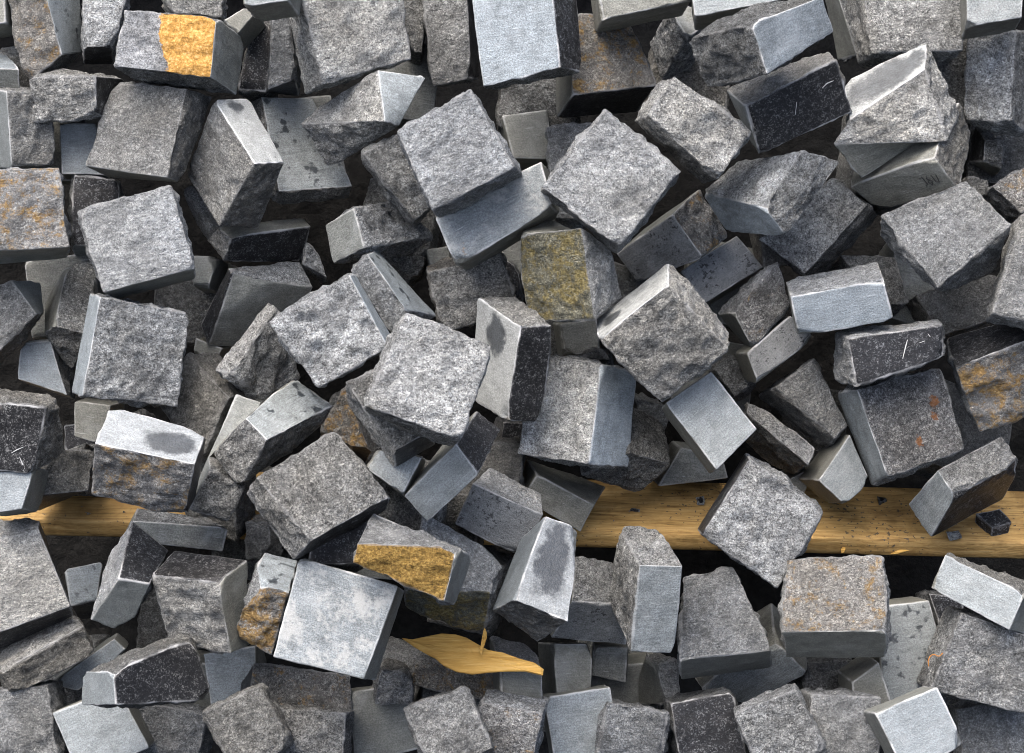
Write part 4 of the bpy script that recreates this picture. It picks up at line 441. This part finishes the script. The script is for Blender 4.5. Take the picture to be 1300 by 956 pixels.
 (2,[2,2,2,2,2],[599,441,224,774,480,213,796,287,197,620,267,208,587,453,61,762,492,50,784,300,34,608,279,45],[89,92,81],[0.988,-0.137,0.073,0.142,0.987,-0.074,-0.062,0.084,0.995],'deep-set brownish dark sett in a dark gap just right of the brown-pitted sett',[0.88,0.25,0.5,0.5,0.2,0.2]),
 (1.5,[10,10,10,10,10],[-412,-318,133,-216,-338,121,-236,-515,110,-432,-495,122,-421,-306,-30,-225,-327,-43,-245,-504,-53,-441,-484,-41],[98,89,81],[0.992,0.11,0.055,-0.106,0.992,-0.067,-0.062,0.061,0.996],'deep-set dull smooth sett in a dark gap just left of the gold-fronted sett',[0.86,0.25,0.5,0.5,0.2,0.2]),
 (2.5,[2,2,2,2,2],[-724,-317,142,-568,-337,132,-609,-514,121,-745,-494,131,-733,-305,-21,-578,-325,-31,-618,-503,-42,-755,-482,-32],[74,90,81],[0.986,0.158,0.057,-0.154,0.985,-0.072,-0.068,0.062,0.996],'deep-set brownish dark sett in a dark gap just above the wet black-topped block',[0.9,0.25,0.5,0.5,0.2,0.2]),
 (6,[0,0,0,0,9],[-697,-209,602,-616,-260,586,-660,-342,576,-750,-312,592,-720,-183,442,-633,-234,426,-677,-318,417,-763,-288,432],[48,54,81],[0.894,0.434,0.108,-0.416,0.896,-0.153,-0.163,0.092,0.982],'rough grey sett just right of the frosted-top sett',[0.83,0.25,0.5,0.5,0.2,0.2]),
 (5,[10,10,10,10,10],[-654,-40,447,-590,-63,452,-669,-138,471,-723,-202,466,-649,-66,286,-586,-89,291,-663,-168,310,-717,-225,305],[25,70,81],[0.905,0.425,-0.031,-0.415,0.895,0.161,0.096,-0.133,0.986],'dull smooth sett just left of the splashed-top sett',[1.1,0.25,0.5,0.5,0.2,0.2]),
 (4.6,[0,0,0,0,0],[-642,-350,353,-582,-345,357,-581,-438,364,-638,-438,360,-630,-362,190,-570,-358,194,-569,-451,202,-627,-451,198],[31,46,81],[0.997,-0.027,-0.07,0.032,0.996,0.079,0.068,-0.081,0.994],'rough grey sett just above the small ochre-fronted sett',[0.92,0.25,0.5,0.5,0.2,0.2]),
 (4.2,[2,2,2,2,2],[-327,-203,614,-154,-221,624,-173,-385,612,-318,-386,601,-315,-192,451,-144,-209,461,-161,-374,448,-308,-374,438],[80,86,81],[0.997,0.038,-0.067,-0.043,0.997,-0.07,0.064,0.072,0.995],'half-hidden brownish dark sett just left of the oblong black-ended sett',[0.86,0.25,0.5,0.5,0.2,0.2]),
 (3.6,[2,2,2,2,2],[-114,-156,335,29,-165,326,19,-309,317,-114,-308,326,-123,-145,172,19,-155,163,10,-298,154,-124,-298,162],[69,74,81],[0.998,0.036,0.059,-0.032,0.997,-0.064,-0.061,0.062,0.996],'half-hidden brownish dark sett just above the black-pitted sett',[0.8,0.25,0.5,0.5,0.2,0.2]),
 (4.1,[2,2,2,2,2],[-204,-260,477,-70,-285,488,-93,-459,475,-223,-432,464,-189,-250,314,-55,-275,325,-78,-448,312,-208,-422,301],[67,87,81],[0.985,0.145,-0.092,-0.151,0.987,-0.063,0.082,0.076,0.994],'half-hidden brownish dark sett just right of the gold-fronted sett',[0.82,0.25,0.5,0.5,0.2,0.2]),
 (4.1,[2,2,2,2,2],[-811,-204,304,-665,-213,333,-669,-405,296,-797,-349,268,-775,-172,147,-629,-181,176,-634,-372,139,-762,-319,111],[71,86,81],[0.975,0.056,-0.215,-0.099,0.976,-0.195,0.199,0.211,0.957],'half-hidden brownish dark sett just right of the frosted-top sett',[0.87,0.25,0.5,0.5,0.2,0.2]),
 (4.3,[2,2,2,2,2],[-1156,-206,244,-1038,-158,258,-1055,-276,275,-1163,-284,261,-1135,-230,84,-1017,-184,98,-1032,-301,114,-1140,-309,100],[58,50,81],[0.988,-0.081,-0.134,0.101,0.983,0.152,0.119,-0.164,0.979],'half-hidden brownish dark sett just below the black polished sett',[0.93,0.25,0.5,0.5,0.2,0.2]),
]
PLANK_W = 88
SPLINTER_W = 284
STEM_W = 234

TOPO = {}
def topo(n):
    """surface lattice of a cube: vertices (params in -1..1), quads, face index, face parameters"""
    if n in TOPO: return TOPO[n]
    t = np.linspace(-1, 1, n + 1); t = np.sign(t) * (1 - (1 - np.abs(t)) ** 1.35)
    idx = {}; pts = []; lat = []
    def vid(i, j, k):
        key = (i, j, k)
        if key not in idx: idx[key] = len(pts); pts.append((t[i], t[j], t[k])); lat.append(key)
        return idx[key]
    quads = []; face = []
    for fi, (ax, sg) in enumerate(((2, 1), (1, 1), (0, 1), (1, -1), (0, -1), (2, -1))):      # F T R B L and the back
        a, b = [x for x in (0, 1, 2) if x != ax]
        for i in range(n):
            for j in range(n):
                q = []
                for di, dj in ((0, 0), (1, 0), (1, 1), (0, 1)):
                    c = [0, 0, 0]; c[ax] = n if sg > 0 else 0; c[a] = i + di; c[b] = j + dj; q.append(vid(*c))
                if (sg > 0) == (ax == 1): q.reverse()
                quads.append(q); face.append(fi)
    pts = np.array(pts); quads = np.array(quads); face = np.array(face)
    P = pts[quads.ravel()]; f = np.repeat(face, 4)
    s = np.select([f == 0, f == 1, f == 2, f == 3, f == 4], [P[:, 0], P[:, 0], -P[:, 2], P[:, 0], P[:, 2]], P[:, 0]) * .5 + .5
    tt = np.select([f == 0, f == 1, f == 2, f == 3, f == 4], [-P[:, 1], P[:, 2], -P[:, 1], -P[:, 2], -P[:, 1]], -P[:, 1]) * .5 + .5
    TOPO[n] = (pts, quads, face, np.stack([s, tt, np.zeros_like(s)], 1)); return TOPO[n]

CODES = 'rlbkyYoORsgwmWe'          # material of the faces: front, top, right, bottom, left
CORN = np.array([[-1, 1, 1], [1, 1, 1], [1, -1, 1], [-1, -1, 1], [-1, 1, -1], [1, 1, -1], [1, -1, -1], [-1, -1, -1]], float)
SAWN = set('sgwmWe')
AXIS = ((2, 1), (1, 1), (0, 1), (1, -1), (0, -1), (2, -1))
def sett(seed, rank, mats, V2, d, R9, label, props, name='granite_sett', cat='paving stone', group='granite setts in the heap', rad=1.0):
    rng = np.random.default_rng(seed + 100)
    mats = ''.join(CODES[x] for x in mats)
    V = np.array(V2, float).reshape(8, 3) / 2; c = V.mean(0); R = np.array(R9).reshape(3, 3)
    Lc = (V - c) @ R                                    # corners in the stone's own axes
    half = np.maximum(np.array(d, float) / 2, 8 if rad == 1 else 1.5)
    n = 34 if rank >= 7 else 26 if rank >= 4 else 16
    pts, quads, face, fuv = topo(n)
    P = pts * half
    r = 2.0 + 1.3 * fbm(P / 22.0 + seed * 3.1, seed, 2)[:, None] + (0.6 if mats[0] not in SAWN else 0)
    r = np.clip(r, .8, 5) * rad
    q = np.clip(P, -(half - r), half - r); dd = P - q; ln = np.linalg.norm(dd, axis=1, keepdims=True)
    Pr = q + np.where(ln > 1e-6, dd / np.maximum(ln, 1e-6) * r, 0)
    T = Pr / half
    wts = np.prod(1 + T[:, None, :] * CORN[None], axis=2) / 8
    X = wts @ Lc
    m6 = mats + ('r' if mats[0] in SAWN else 'g')
    Q = X + seed * 13.7
    lo = fbm(Q / 46.0, seed, 3, .55); hi = fbm(Q / 13.0, seed + 50, 3, .6); led = np.tanh(5 * fbm(Q * np.array([1, 1.3, 1]) / 34.0, seed + 130, 3)); led_a = rng.choice([0.0, .8, 1.6, 2.2]); rid = 1 - np.abs(fbm(Q * np.array([1, .55, 1]) / 26.0, seed + 90, 2)) * 2
    for fi, (ax, sg) in enumerate(AXIS):
        on = np.abs(pts[:, ax] - sg) < 1e-9
        a, b = [x for x in (0, 1, 2) if x != ax]
        pil = (1 - pts[:, a] ** 2) * (1 - pts[:, b] ** 2)
        if m6[fi] in SAWN: h = .8 * lo + .25 * hi
        elif m6[fi] == 'k': h = .9 * lo + .25 * hi
        else: h = (3.8 * lo + 2.6 * hi + led_a * led + 2.2 * rid * (.4 + .6 * pil) + rng.uniform(-1.5, 3.5) * pil - .6) * rad * (.38 + .62 * np.minimum(1, pil * 3.5))
        X[:, ax] += np.where(on, sg * h, 0)
    for _ in range(rng.integers(5, 11)):                 # knocked-off corners and edges
        nn = rng.integers(-1, 2, 3).astype(float)
        if np.abs(nn).sum() < 2: continue
        corner = np.abs(nn).sum() == 3
        nn = nn / half * half.mean() + rng.normal(0, .22, 3); nn /= np.linalg.norm(nn)
        s = X @ nn; lim = s.max() - (rng.uniform(2.5, 8) if corner else rng.uniform(1.2, 4.5))
        lim = lim + 1.6 * perlin(X / 7.0, seed + 7)
        X -= nn * np.maximum(s - lim, 0)[:, None] * .95
    dist = np.sort(half - np.abs(P), axis=1)[:, 1]      # distance to the nearest arris
    edge = np.clip(1 - dist / 5.0, 0, 1)
    me = bpy.data.meshes.new(name)
    nv, nq = len(X), len(quads)
    me.vertices.add(nv); me.vertices.foreach_set('co', (X * PX).astype(np.float32).ravel())
    me.loops.add(nq * 4); me.loops.foreach_set('vertex_index', quads.astype(np.int32).ravel())
    me.polygons.add(nq); me.polygons.foreach_set('loop_start', np.arange(0, nq * 4, 4, dtype=np.int32))
    me.polygons.foreach_set('loop_total', np.full(nq, 4, dtype=np.int32))
    slots = sorted(set(m6)); lut = np.array([slots.index(x) for x in m6], dtype=np.int32)
    for x in slots: me.materials.append(M[x])
    me.polygons.foreach_set('material_index', lut[face])
    me.polygons.foreach_set('use_smooth', np.ones(nq, dtype=bool))
    me.attributes.new('edge', 'FLOAT', 'POINT').data.foreach_set('value', edge.astype(np.float32))
    me.attributes.new('fuv', 'FLOAT_VECTOR', 'CORNER').data.foreach_set('vector', fuv.astype(np.float32).ravel())
    me.update(calc_edges=True); me.validate()
    o = bpy.data.objects.new(name, me); sc.collection.objects.link(o)
    o.matrix_world = Matrix.Translation(world(c)) @ (FR @ Matrix(R.tolist())).to_4x4()
    o['label'] = label; o['category'] = cat; o['group'] = group
    for k, v in zip(('tone', 'stain', 'wet_s', 'wet_t', 'wet_rs', 'wet_rt'), props): o[k] = float(v)
    return o
for i, (rank, mats, V2, d, R9, label, props) in enumerate(STONES):
    sett(i, rank, mats, V2, d, R9, label, props)

# ------------------------------------------------------------------ wood
def wood(name, dark, mid, light, dirt=0):
    g = G(name)
    v = g.stretch((1.0, 14.0, 14.0)); n = g.noise(14, 5, .65, .6, v); f = g.noise(60, 3, .7, 0, v)
    col = g.ramp(g.math('ADD', g.math('MULTIPLY', n, .7), g.math('MULTIPLY', f, .3)), [(.32, dark), (.5, mid), (.68, light)])
    col = g.mix(1.0, col, g.ramp(g.noise(9, 3, .6), [(.3, .72), (.6, 1.08)]), 'MULTIPLY')
    if dirt:
        d = g.step(g.math('ADD', g.math('MULTIPLY', g.noise(210, 2, .6), .8), g.math('MULTIPLY', g.noise(14, 3, .6), .28)), .64, .71, 0, .85)
        col = g.mix(d, col, (.05, .048, .045))
        s = g.step(g.noise(16, 4, .7, .4), .44, .70, 0, .8); col = g.mix(s, col, g.mix(1.0, col, (.42, .38, .34), 'MULTIPLY'))
    return g.finish(col, .72, g.bump(g.math('ADD', n, f), .5, .002), .3)
WOOD = wood('pallet_wood', (.15, .085, .026), (.45, .285, .10), (.60, .42, .18), dirt=1)
RAW = wood('torn_wood', (.42, .23, .055), (.58, .34, .08), (.72, .48, .17))

def mesh_obj(name, co, fc, mat, origin, frame, parent=None, smooth=True):
    me = bpy.data.meshes.new(name); me.from_pydata([tuple(c) for c in co], [], fc); me.update(); me.materials.append(mat)
    if smooth: me.polygons.foreach_set('use_smooth', [True] * len(me.polygons))
    o = bpy.data.objects.new(name, me); sc.collection.objects.link(o)
    if parent: o.parent = parent; o.matrix_parent_inverse = parent.matrix_world.inverted()
    o.matrix_world = Matrix.Translation(origin) @ frame.to_4x4(); return o

def ray_uv(x, y, w): k = (DIST - w) / DIST; return np.array([(x - 650) * k, -(y - 478) * k, w])
# the plank: level boards of the pallet, long axis across the heap
pa = ray_uv(-70, 679, PLANK_W); pb = ray_uv(1370, 713, PLANK_W)
ex = pb - pa; PLEN = np.linalg.norm(ex); ex /= PLEN
ey = np.array([0, math.sin(PITCH), -math.cos(PITCH)]); ey -= ex * (ey @ ex); ey /= np.linalg.norm(ey); ez = np.cross(ex, ey)
PWID, PTH = 108.0, 26.0
def plank():
    nx, pr = 240, []
    prof = [(0, 3), (0, 10), (0, 18), (.25, 25.2), (.9, 26)] + [(t, 26) for t in np.linspace(12, 97, 11)] + [(106.8, 26), (107.8, 25.2), (108, 18), (108, 3), (105, 0), (3, 0)]
    prof = np.array(prof, float); m = len(prof); co = []
    for i in range(nx + 1):
        x = PLEN * i / nx
        p = prof.copy()
        a = fbm(np.array([[x / 60.0, 3.1, 0]]), 5, 4)[0]; b = fbm(np.array([[x / 14.0, 7.7, 0]]), 9, 3)[0]
        p[:, 0] += (prof[:, 0] < 2) * (2.2 * a + 1.3 * b + (prof[:, 1] < 9) * 2.0 * abs(b))      # ragged, splintered front arris
        g = fbm(np.stack([np.full(m, x / 220.0), prof[:, 0] / 5.0, np.zeros(m)], 1), 21, 3)
        p[:, 1] += (prof[:, 1] > 20) * .7 * g + 2.0 * math.sin(x / 420.0)
        for q in p: co.append((x * PX, q[0] * PX, q[1] * PX))
    fc = [(i * m + j, i * m + (j + 1) % m, (i + 1) * m + (j + 1) % m, (i + 1) * m + j)[::-1] for i in range(nx) for j in range(m)]
    fc.append(tuple(range(m))[::-1]); fc.append(tuple(nx * m + j for j in range(m)))
    fr = FR @ Matrix(np.stack([ex, ey, ez], 1).tolist())
    o = mesh_obj('wooden_plank', co, fc, WOOD, world(pa), fr)
    o['label'] = 'long dirty orange-brown wooden pallet plank running through the heap'; o['category'] = 'plank'
    return o
PLK = plank()
PFR = FR @ Matrix(np.stack([ex, ey, ez], 1).tolist())
def on_plank(x, y, up=0.0):
    """the point of the plank's top that the photo shows at pixel x, y (heap frame)"""
    n = ez; p0 = pa + ez * PTH; cam_p = np.array([0, 0, DIST]); d = np.array([x - 650, -(y - 478), -DIST], float)
    t = ((p0 - cam_p) @ n) / (d @ n); return cam_p + d * t + n * up

def shard(name, outline, thick, mat, origin, frame, parent=None, curl=0.0, seed=1):
    """flat splinter with its own thickness from an outline in frame units (px)"""
    o = np.array(outline, float); N = len(o); c = o.mean(0); rings = [1.0, .97, .7, .4, .12]
    co = []; fc = []
    def z(p): return curl * ((p[0] - c[0]) / 60.0) ** 2 + 1.3 * perlin(np.array([[p[0] / 14.0, p[1] / 4.0, .3]]), seed)[0]
    for s, sgn in ((1, 1), (-1, -1)):
        for k, r in enumerate(rings):
            for p in o:
                q = c + (p - c) * r; h = 0 if k == 0 and s < 0 else sgn * thick / 2 * (.25 if k == 0 else 1)
                co.append((q[0] * PX, q[1] * PX, (z(q) + h) * PX))
        base = 0 if s > 0 else N * len(rings)
        for k in range(len(rings) - 1):
            for j in range(N):
                f = (base + k * N + j, base + k * N + (j + 1) % N, base + (k + 1) * N + (j + 1) % N, base + (k + 1) * N + j)
                fc.append(f if s > 0 else f[::-1])
        f = tuple(base + (len(rings) - 1) * N + j for j in range(N)); fc.append(f if s > 0 else f[::-1])
    B = N * len(rings)
    for j in range(N): fc.append((j, B + j, B + (j + 1) % N, (j + 1) % N))
    return mesh_obj(name, co, fc, mat, origin, frame, parent, smooth=False)
# two slivers torn loose from the plank's lower edge, still attached
for k, (x, y, ln, ht, rot) in enumerate(((1070, 698, 9, 7, .9), (1145, 699, 30, 6, .22))):
    p = ray_uv(x, y, PLANK_W + 6); c_, s_ = math.cos(rot), math.sin(rot)
    out = [(-ln * .5, -1), (-ln * .2, -ht * .45), (ln * .3, -ht * .3), (ln * .5, 0), (ln * .25, ht * .35), (-ln * .15, ht * .3)]
    out = [(a * c_ - b * s_, a * s_ + b * c_) for a, b in out]
    shard('torn_sliver', out[::-1], 2.2, RAW, world(p), FR, PLK, seed=30 + k)

# the loose splinter lying on the stones, and the small upright one beside it
OUT = [(510, 813), (522, 814), (541, 810), (560, 806), (578, 807), (592, 811), (608, 820), (620, 826), (640, 830), (660, 837), (680, 843), (690, 850), (689, 857), (668, 852), (645, 852), (622, 853), (600, 855), (580, 852), (563, 845), (552, 836), (545, 833), (528, 824)]
c0 = np.mean(OUT, 0); kk = (DIST - SPLINTER_W) / DIST
TILT = -0.5; fr = FR @ Matrix.Rotation(TILT, 3, 'X')       # it leans back on the stones behind
spl = shard('wood_splinter', [((x - c0[0]) * kk, -(y - c0[1]) * kk / math.cos(TILT)) for x, y in OUT][::-1], 4.0, RAW, world(ray_uv(c0[0], c0[1], SPLINTER_W)), fr, curl=1.5, seed=3)
spl['label'] = 'leaf-shaped orange wood splinter lying across the stones'; spl['category'] = 'wood splinter'
OUT2 = [(615, 795), (618, 803), (618, 810), (614, 822), (611, 832), (609, 826), (611, 815), (613, 804)]
c1 = np.mean(OUT2, 0)
sp2 = shard('wood_splinter', [((x - c1[0]) * kk, -(y - c1[1]) * kk) for x, y in OUT2][::-1], 3.0, RAW, world(ray_uv(c1[0], c1[1], SPLINTER_W + 10)), FR, seed=8)
sp2['label'] = 'tiny thin wood splinter standing upright on the leaf-shaped one'; sp2['category'] = 'wood splinter'

# loose chips of stone lying on the plank
CHIPS = [(1262, 668, 34, 36, 14, .5, 'largest black angular stone chip, lying near the end of the plank'), (1211, 685, 21, 12, 7, .3, 'flat grey stone chip beside the largest one on the plank'),
         (114, 650, 15, 13, 6, -.2, 'grey stone chip on the short visible stretch of plank by the brown-fronted sett'), (130, 643, 7, 9, 5, .7, 'tiny dark stone chip beside the grey chip on the short plank stretch'),
         (805, 651, 17, 10, 5, -.3, 'thin dark stone chip on the plank above the tall clean-fronted sett'), (887, 640, 15, 13, 6, .2, 'dark stone chip on the plank close to the large diamond sett'),
         (1120, 637, 13, 13, 6, .1, 'small dark stone chip on the plank under the rust-spotted sett')]
for k, (x, y, a, b, h, rot, lab) in enumerate(CHIPS):
    p = on_plank(x, y, h * .4); cx, sx = math.cos(rot), math.sin(rot)
    bx = ex * cx + ey * sx; by = -ex * sx + ey * cx; hx, hy = a / 2, b * 1.25 / 2
    rg = np.random.default_rng(k + 4)
    V8 = [p + bx * (i * hx * rg.uniform(.55, 1)) + by * (j * hy * rg.uniform(.55, 1)) + ez * (l * h / 2) for l in (1, -1) for i, j in ((-1, 1), (1, 1), (1, -1), (-1, -1))]
    sett(300 + k, 5, [CODES.index('k' if k != 1 and k != 2 else 'r')] * 5, (np.array(V8) * 2).ravel(), [a, b * 1.25, h], np.stack([bx, by, ez], 1).ravel(), lab, (.9, .25, .5, .5, .2, .2), 'stone_chip', 'stone chip', 'loose chips on the plank', .3)

# a curled dry stem
pts = [(1179, 846), (1179, 837), (1185, 831), (1192, 833), (1197, 829)]
cu = bpy.data.curves.new('dry_stem', 'CURVE'); cu.dimensions = '3D'; cu.bevel_depth = .0006; cu.bevel_resolution = 2; cu.resolution_u = 8
s_ = cu.splines.new('BEZIER'); s_.bezier_points.add(len(pts) - 1)
o0 = world(ray_uv(1184, 840, STEM_W))
for bp, (x, y) in zip(s_.bezier_points, pts):
    bp.co = world(ray_uv(x, y, STEM_W + (x % 5))) - o0; bp.handle_left_type = bp.handle_right_type = 'AUTO'
g = G('dry_stem'); cu.materials.append(g.finish((.30, .12, .02), .6))
tmp = bpy.data.objects.new('stem', cu); sc.collection.objects.link(tmp)
stem_me = bpy.data.meshes.new_from_object(tmp.evaluated_get(bpy.context.evaluated_depsgraph_get())); bpy.data.objects.remove(tmp); stem_me.name = 'dry_stem'
ob = bpy.data.objects.new('dry_stem', stem_me); sc.collection.objects.link(ob); ob.location = o0
ob['label'] = 'curled thin orange dry stem on the smooth wet sett'; ob['category'] = 'dry stem'

# stone grit strewn over the plank
rg = np.random.default_rng(77); gv = []; gf = []
for k in range(420):
    px, py = (rg.uniform(735, 1300), rg.uniform(615, 700)) if k % 5 else (rg.uniform(20, 175), rg.uniform(635, 680))
    q = on_plank(px, py); s = abs(rg.normal(0, 1.0)) + .5; b0 = len(gv)
    tr = (q - pa) @ ey
    if tr < 6 or tr > 104: continue
    a = rg.uniform(0, 6.28)
    pts = [(math.cos(a + i * 2.1) * s * rg.uniform(.6, 1.3), math.sin(a + i * 2.1) * s * rg.uniform(.6, 1.3), 0) for i in range(3)] + [(0, 0, s * rg.uniform(.5, 1.1))]
    for x, y, z in pts: gv.append(world(q + ex * x + ey * y + ez * (z - .2)))
    gf += [(b0, b0 + 1, b0 + 3), (b0 + 1, b0 + 2, b0 + 3), (b0 + 2, b0, b0 + 3), (b0 + 2, b0 + 1, b0)]
me = bpy.data.meshes.new('stone_grit'); me.from_pydata([tuple(v) for v in gv], [], gf); me.update()
g = G('stone_grit'); me.materials.append(g.finish(g.ramp(g.noise(300, 2), [(.35, (.02, .02, .021)), (.65, (.12, .12, .12))]), .8))
ob = bpy.data.objects.new('stone_grit', me); sc.collection.objects.link(ob); ob['kind'] = 'stuff'; ob['label'] = 'dark stone grit strewn over the wooden plank'; ob['category'] = 'grit'

# dark pencil scribbles and white scratches and painted glints on single faces (parts of their stones)
INK = G('scribble'); INK = INK.finish((.03, .03, .03), .9)
SCR_GLINT = G('scratch_glint'); SCR_GLINT = SCR_GLINT.finish((.42, .43, .43), .8)
def marks(phrase, corners, lines, width, mat, name, lift):
    row = next(r for r in STONES if phrase in r[5]); st_ = next(o for o in sc.objects if o.get('label') == row[5])
    c = np.array(row[2], float).reshape(8, 3)[list(corners)] / 2
    nrm = np.cross(c[1] - c[0], c[3] - c[0]); nrm /= -np.linalg.norm(nrm)
    def at(s, t): return (c[0] * (1 - s) + c[1] * s) * (1 - t) + (c[3] * (1 - s) + c[2] * s) * t
    co, fc = [], []
    for ln in lines:
        p = [at(*q) for q in ln]; b0 = len(co)
        for i, q in enumerate(p):
            d = p[min(i + 1, len(p) - 1)] - p[max(i - 1, 0)]; d /= np.linalg.norm(d); sd = np.cross(nrm, d) * width / 2 * (.4 if i in (0, len(p) - 1) else 1)
            for up in (lift, lift - 2.5):
                co += [world(q + sd + nrm * up), world(q - sd + nrm * up)]
        for i in range(len(p) - 1):
            a = b0 + 4 * i; b = a + 4
            fc += [(a, b, b + 1, a + 1), (a + 2, a + 3, b + 3, b + 2), (a, a + 2, b + 2, b), (a + 1, b + 1, b + 3, a + 3)]
        e = b0 + 4 * (len(p) - 1); fc += [(b0, b0 + 1, b0 + 3, b0 + 2), (e, e + 2, e + 3, e + 1)]
    me = bpy.data.meshes.new(name); me.from_pydata([tuple(v) for v in co], [], fc); me.update(); me.materials.append(mat)
    o = bpy.data.objects.new(name, me); sc.collection.objects.link(o); o.parent = st_
    bpy.context.view_layer.update(); o.matrix_parent_inverse = st_.matrix_world.inverted()
marks('dark scribble marks', (0, 1, 2, 3), [[(.70, .42), (.74, .40), (.74, .60), (.71, .66)], [(.80, .40), (.77, .46), (.81, .56), (.78, .66), (.76, .58), (.80, .48)], [(.84, .42), (.84, .60), (.87, .64), (.89, .44)]], 1.1, INK, 'scribble_mark', .9)
for phrase, lines in (('black speckled wet-fronted', [[(.62, .26), (.59, .42), (.54, .70)], [(.74, .40), (.80, .38)], [(.84, .20), (.86, .30)]]),  # first stroke is the scratch, the two short ones are painted glints
                      ('black speckled polished', [[(.43, .72), (.55, .66), (.68, .61)], [(.62, .76), (.70, .85), (.78, .93)], [(.48, .86), (.55, .82)]]),
                      ('wet black polished sett', [[(.78, .36), (.84, .32), (.91, .33)], [(.45, .58), (.50, .38)]])):
    for ln in lines: marks(phrase, (0, 1, 2, 3), [ln], 1.2, SCR_GLINT, 'scratch_glint', .8)
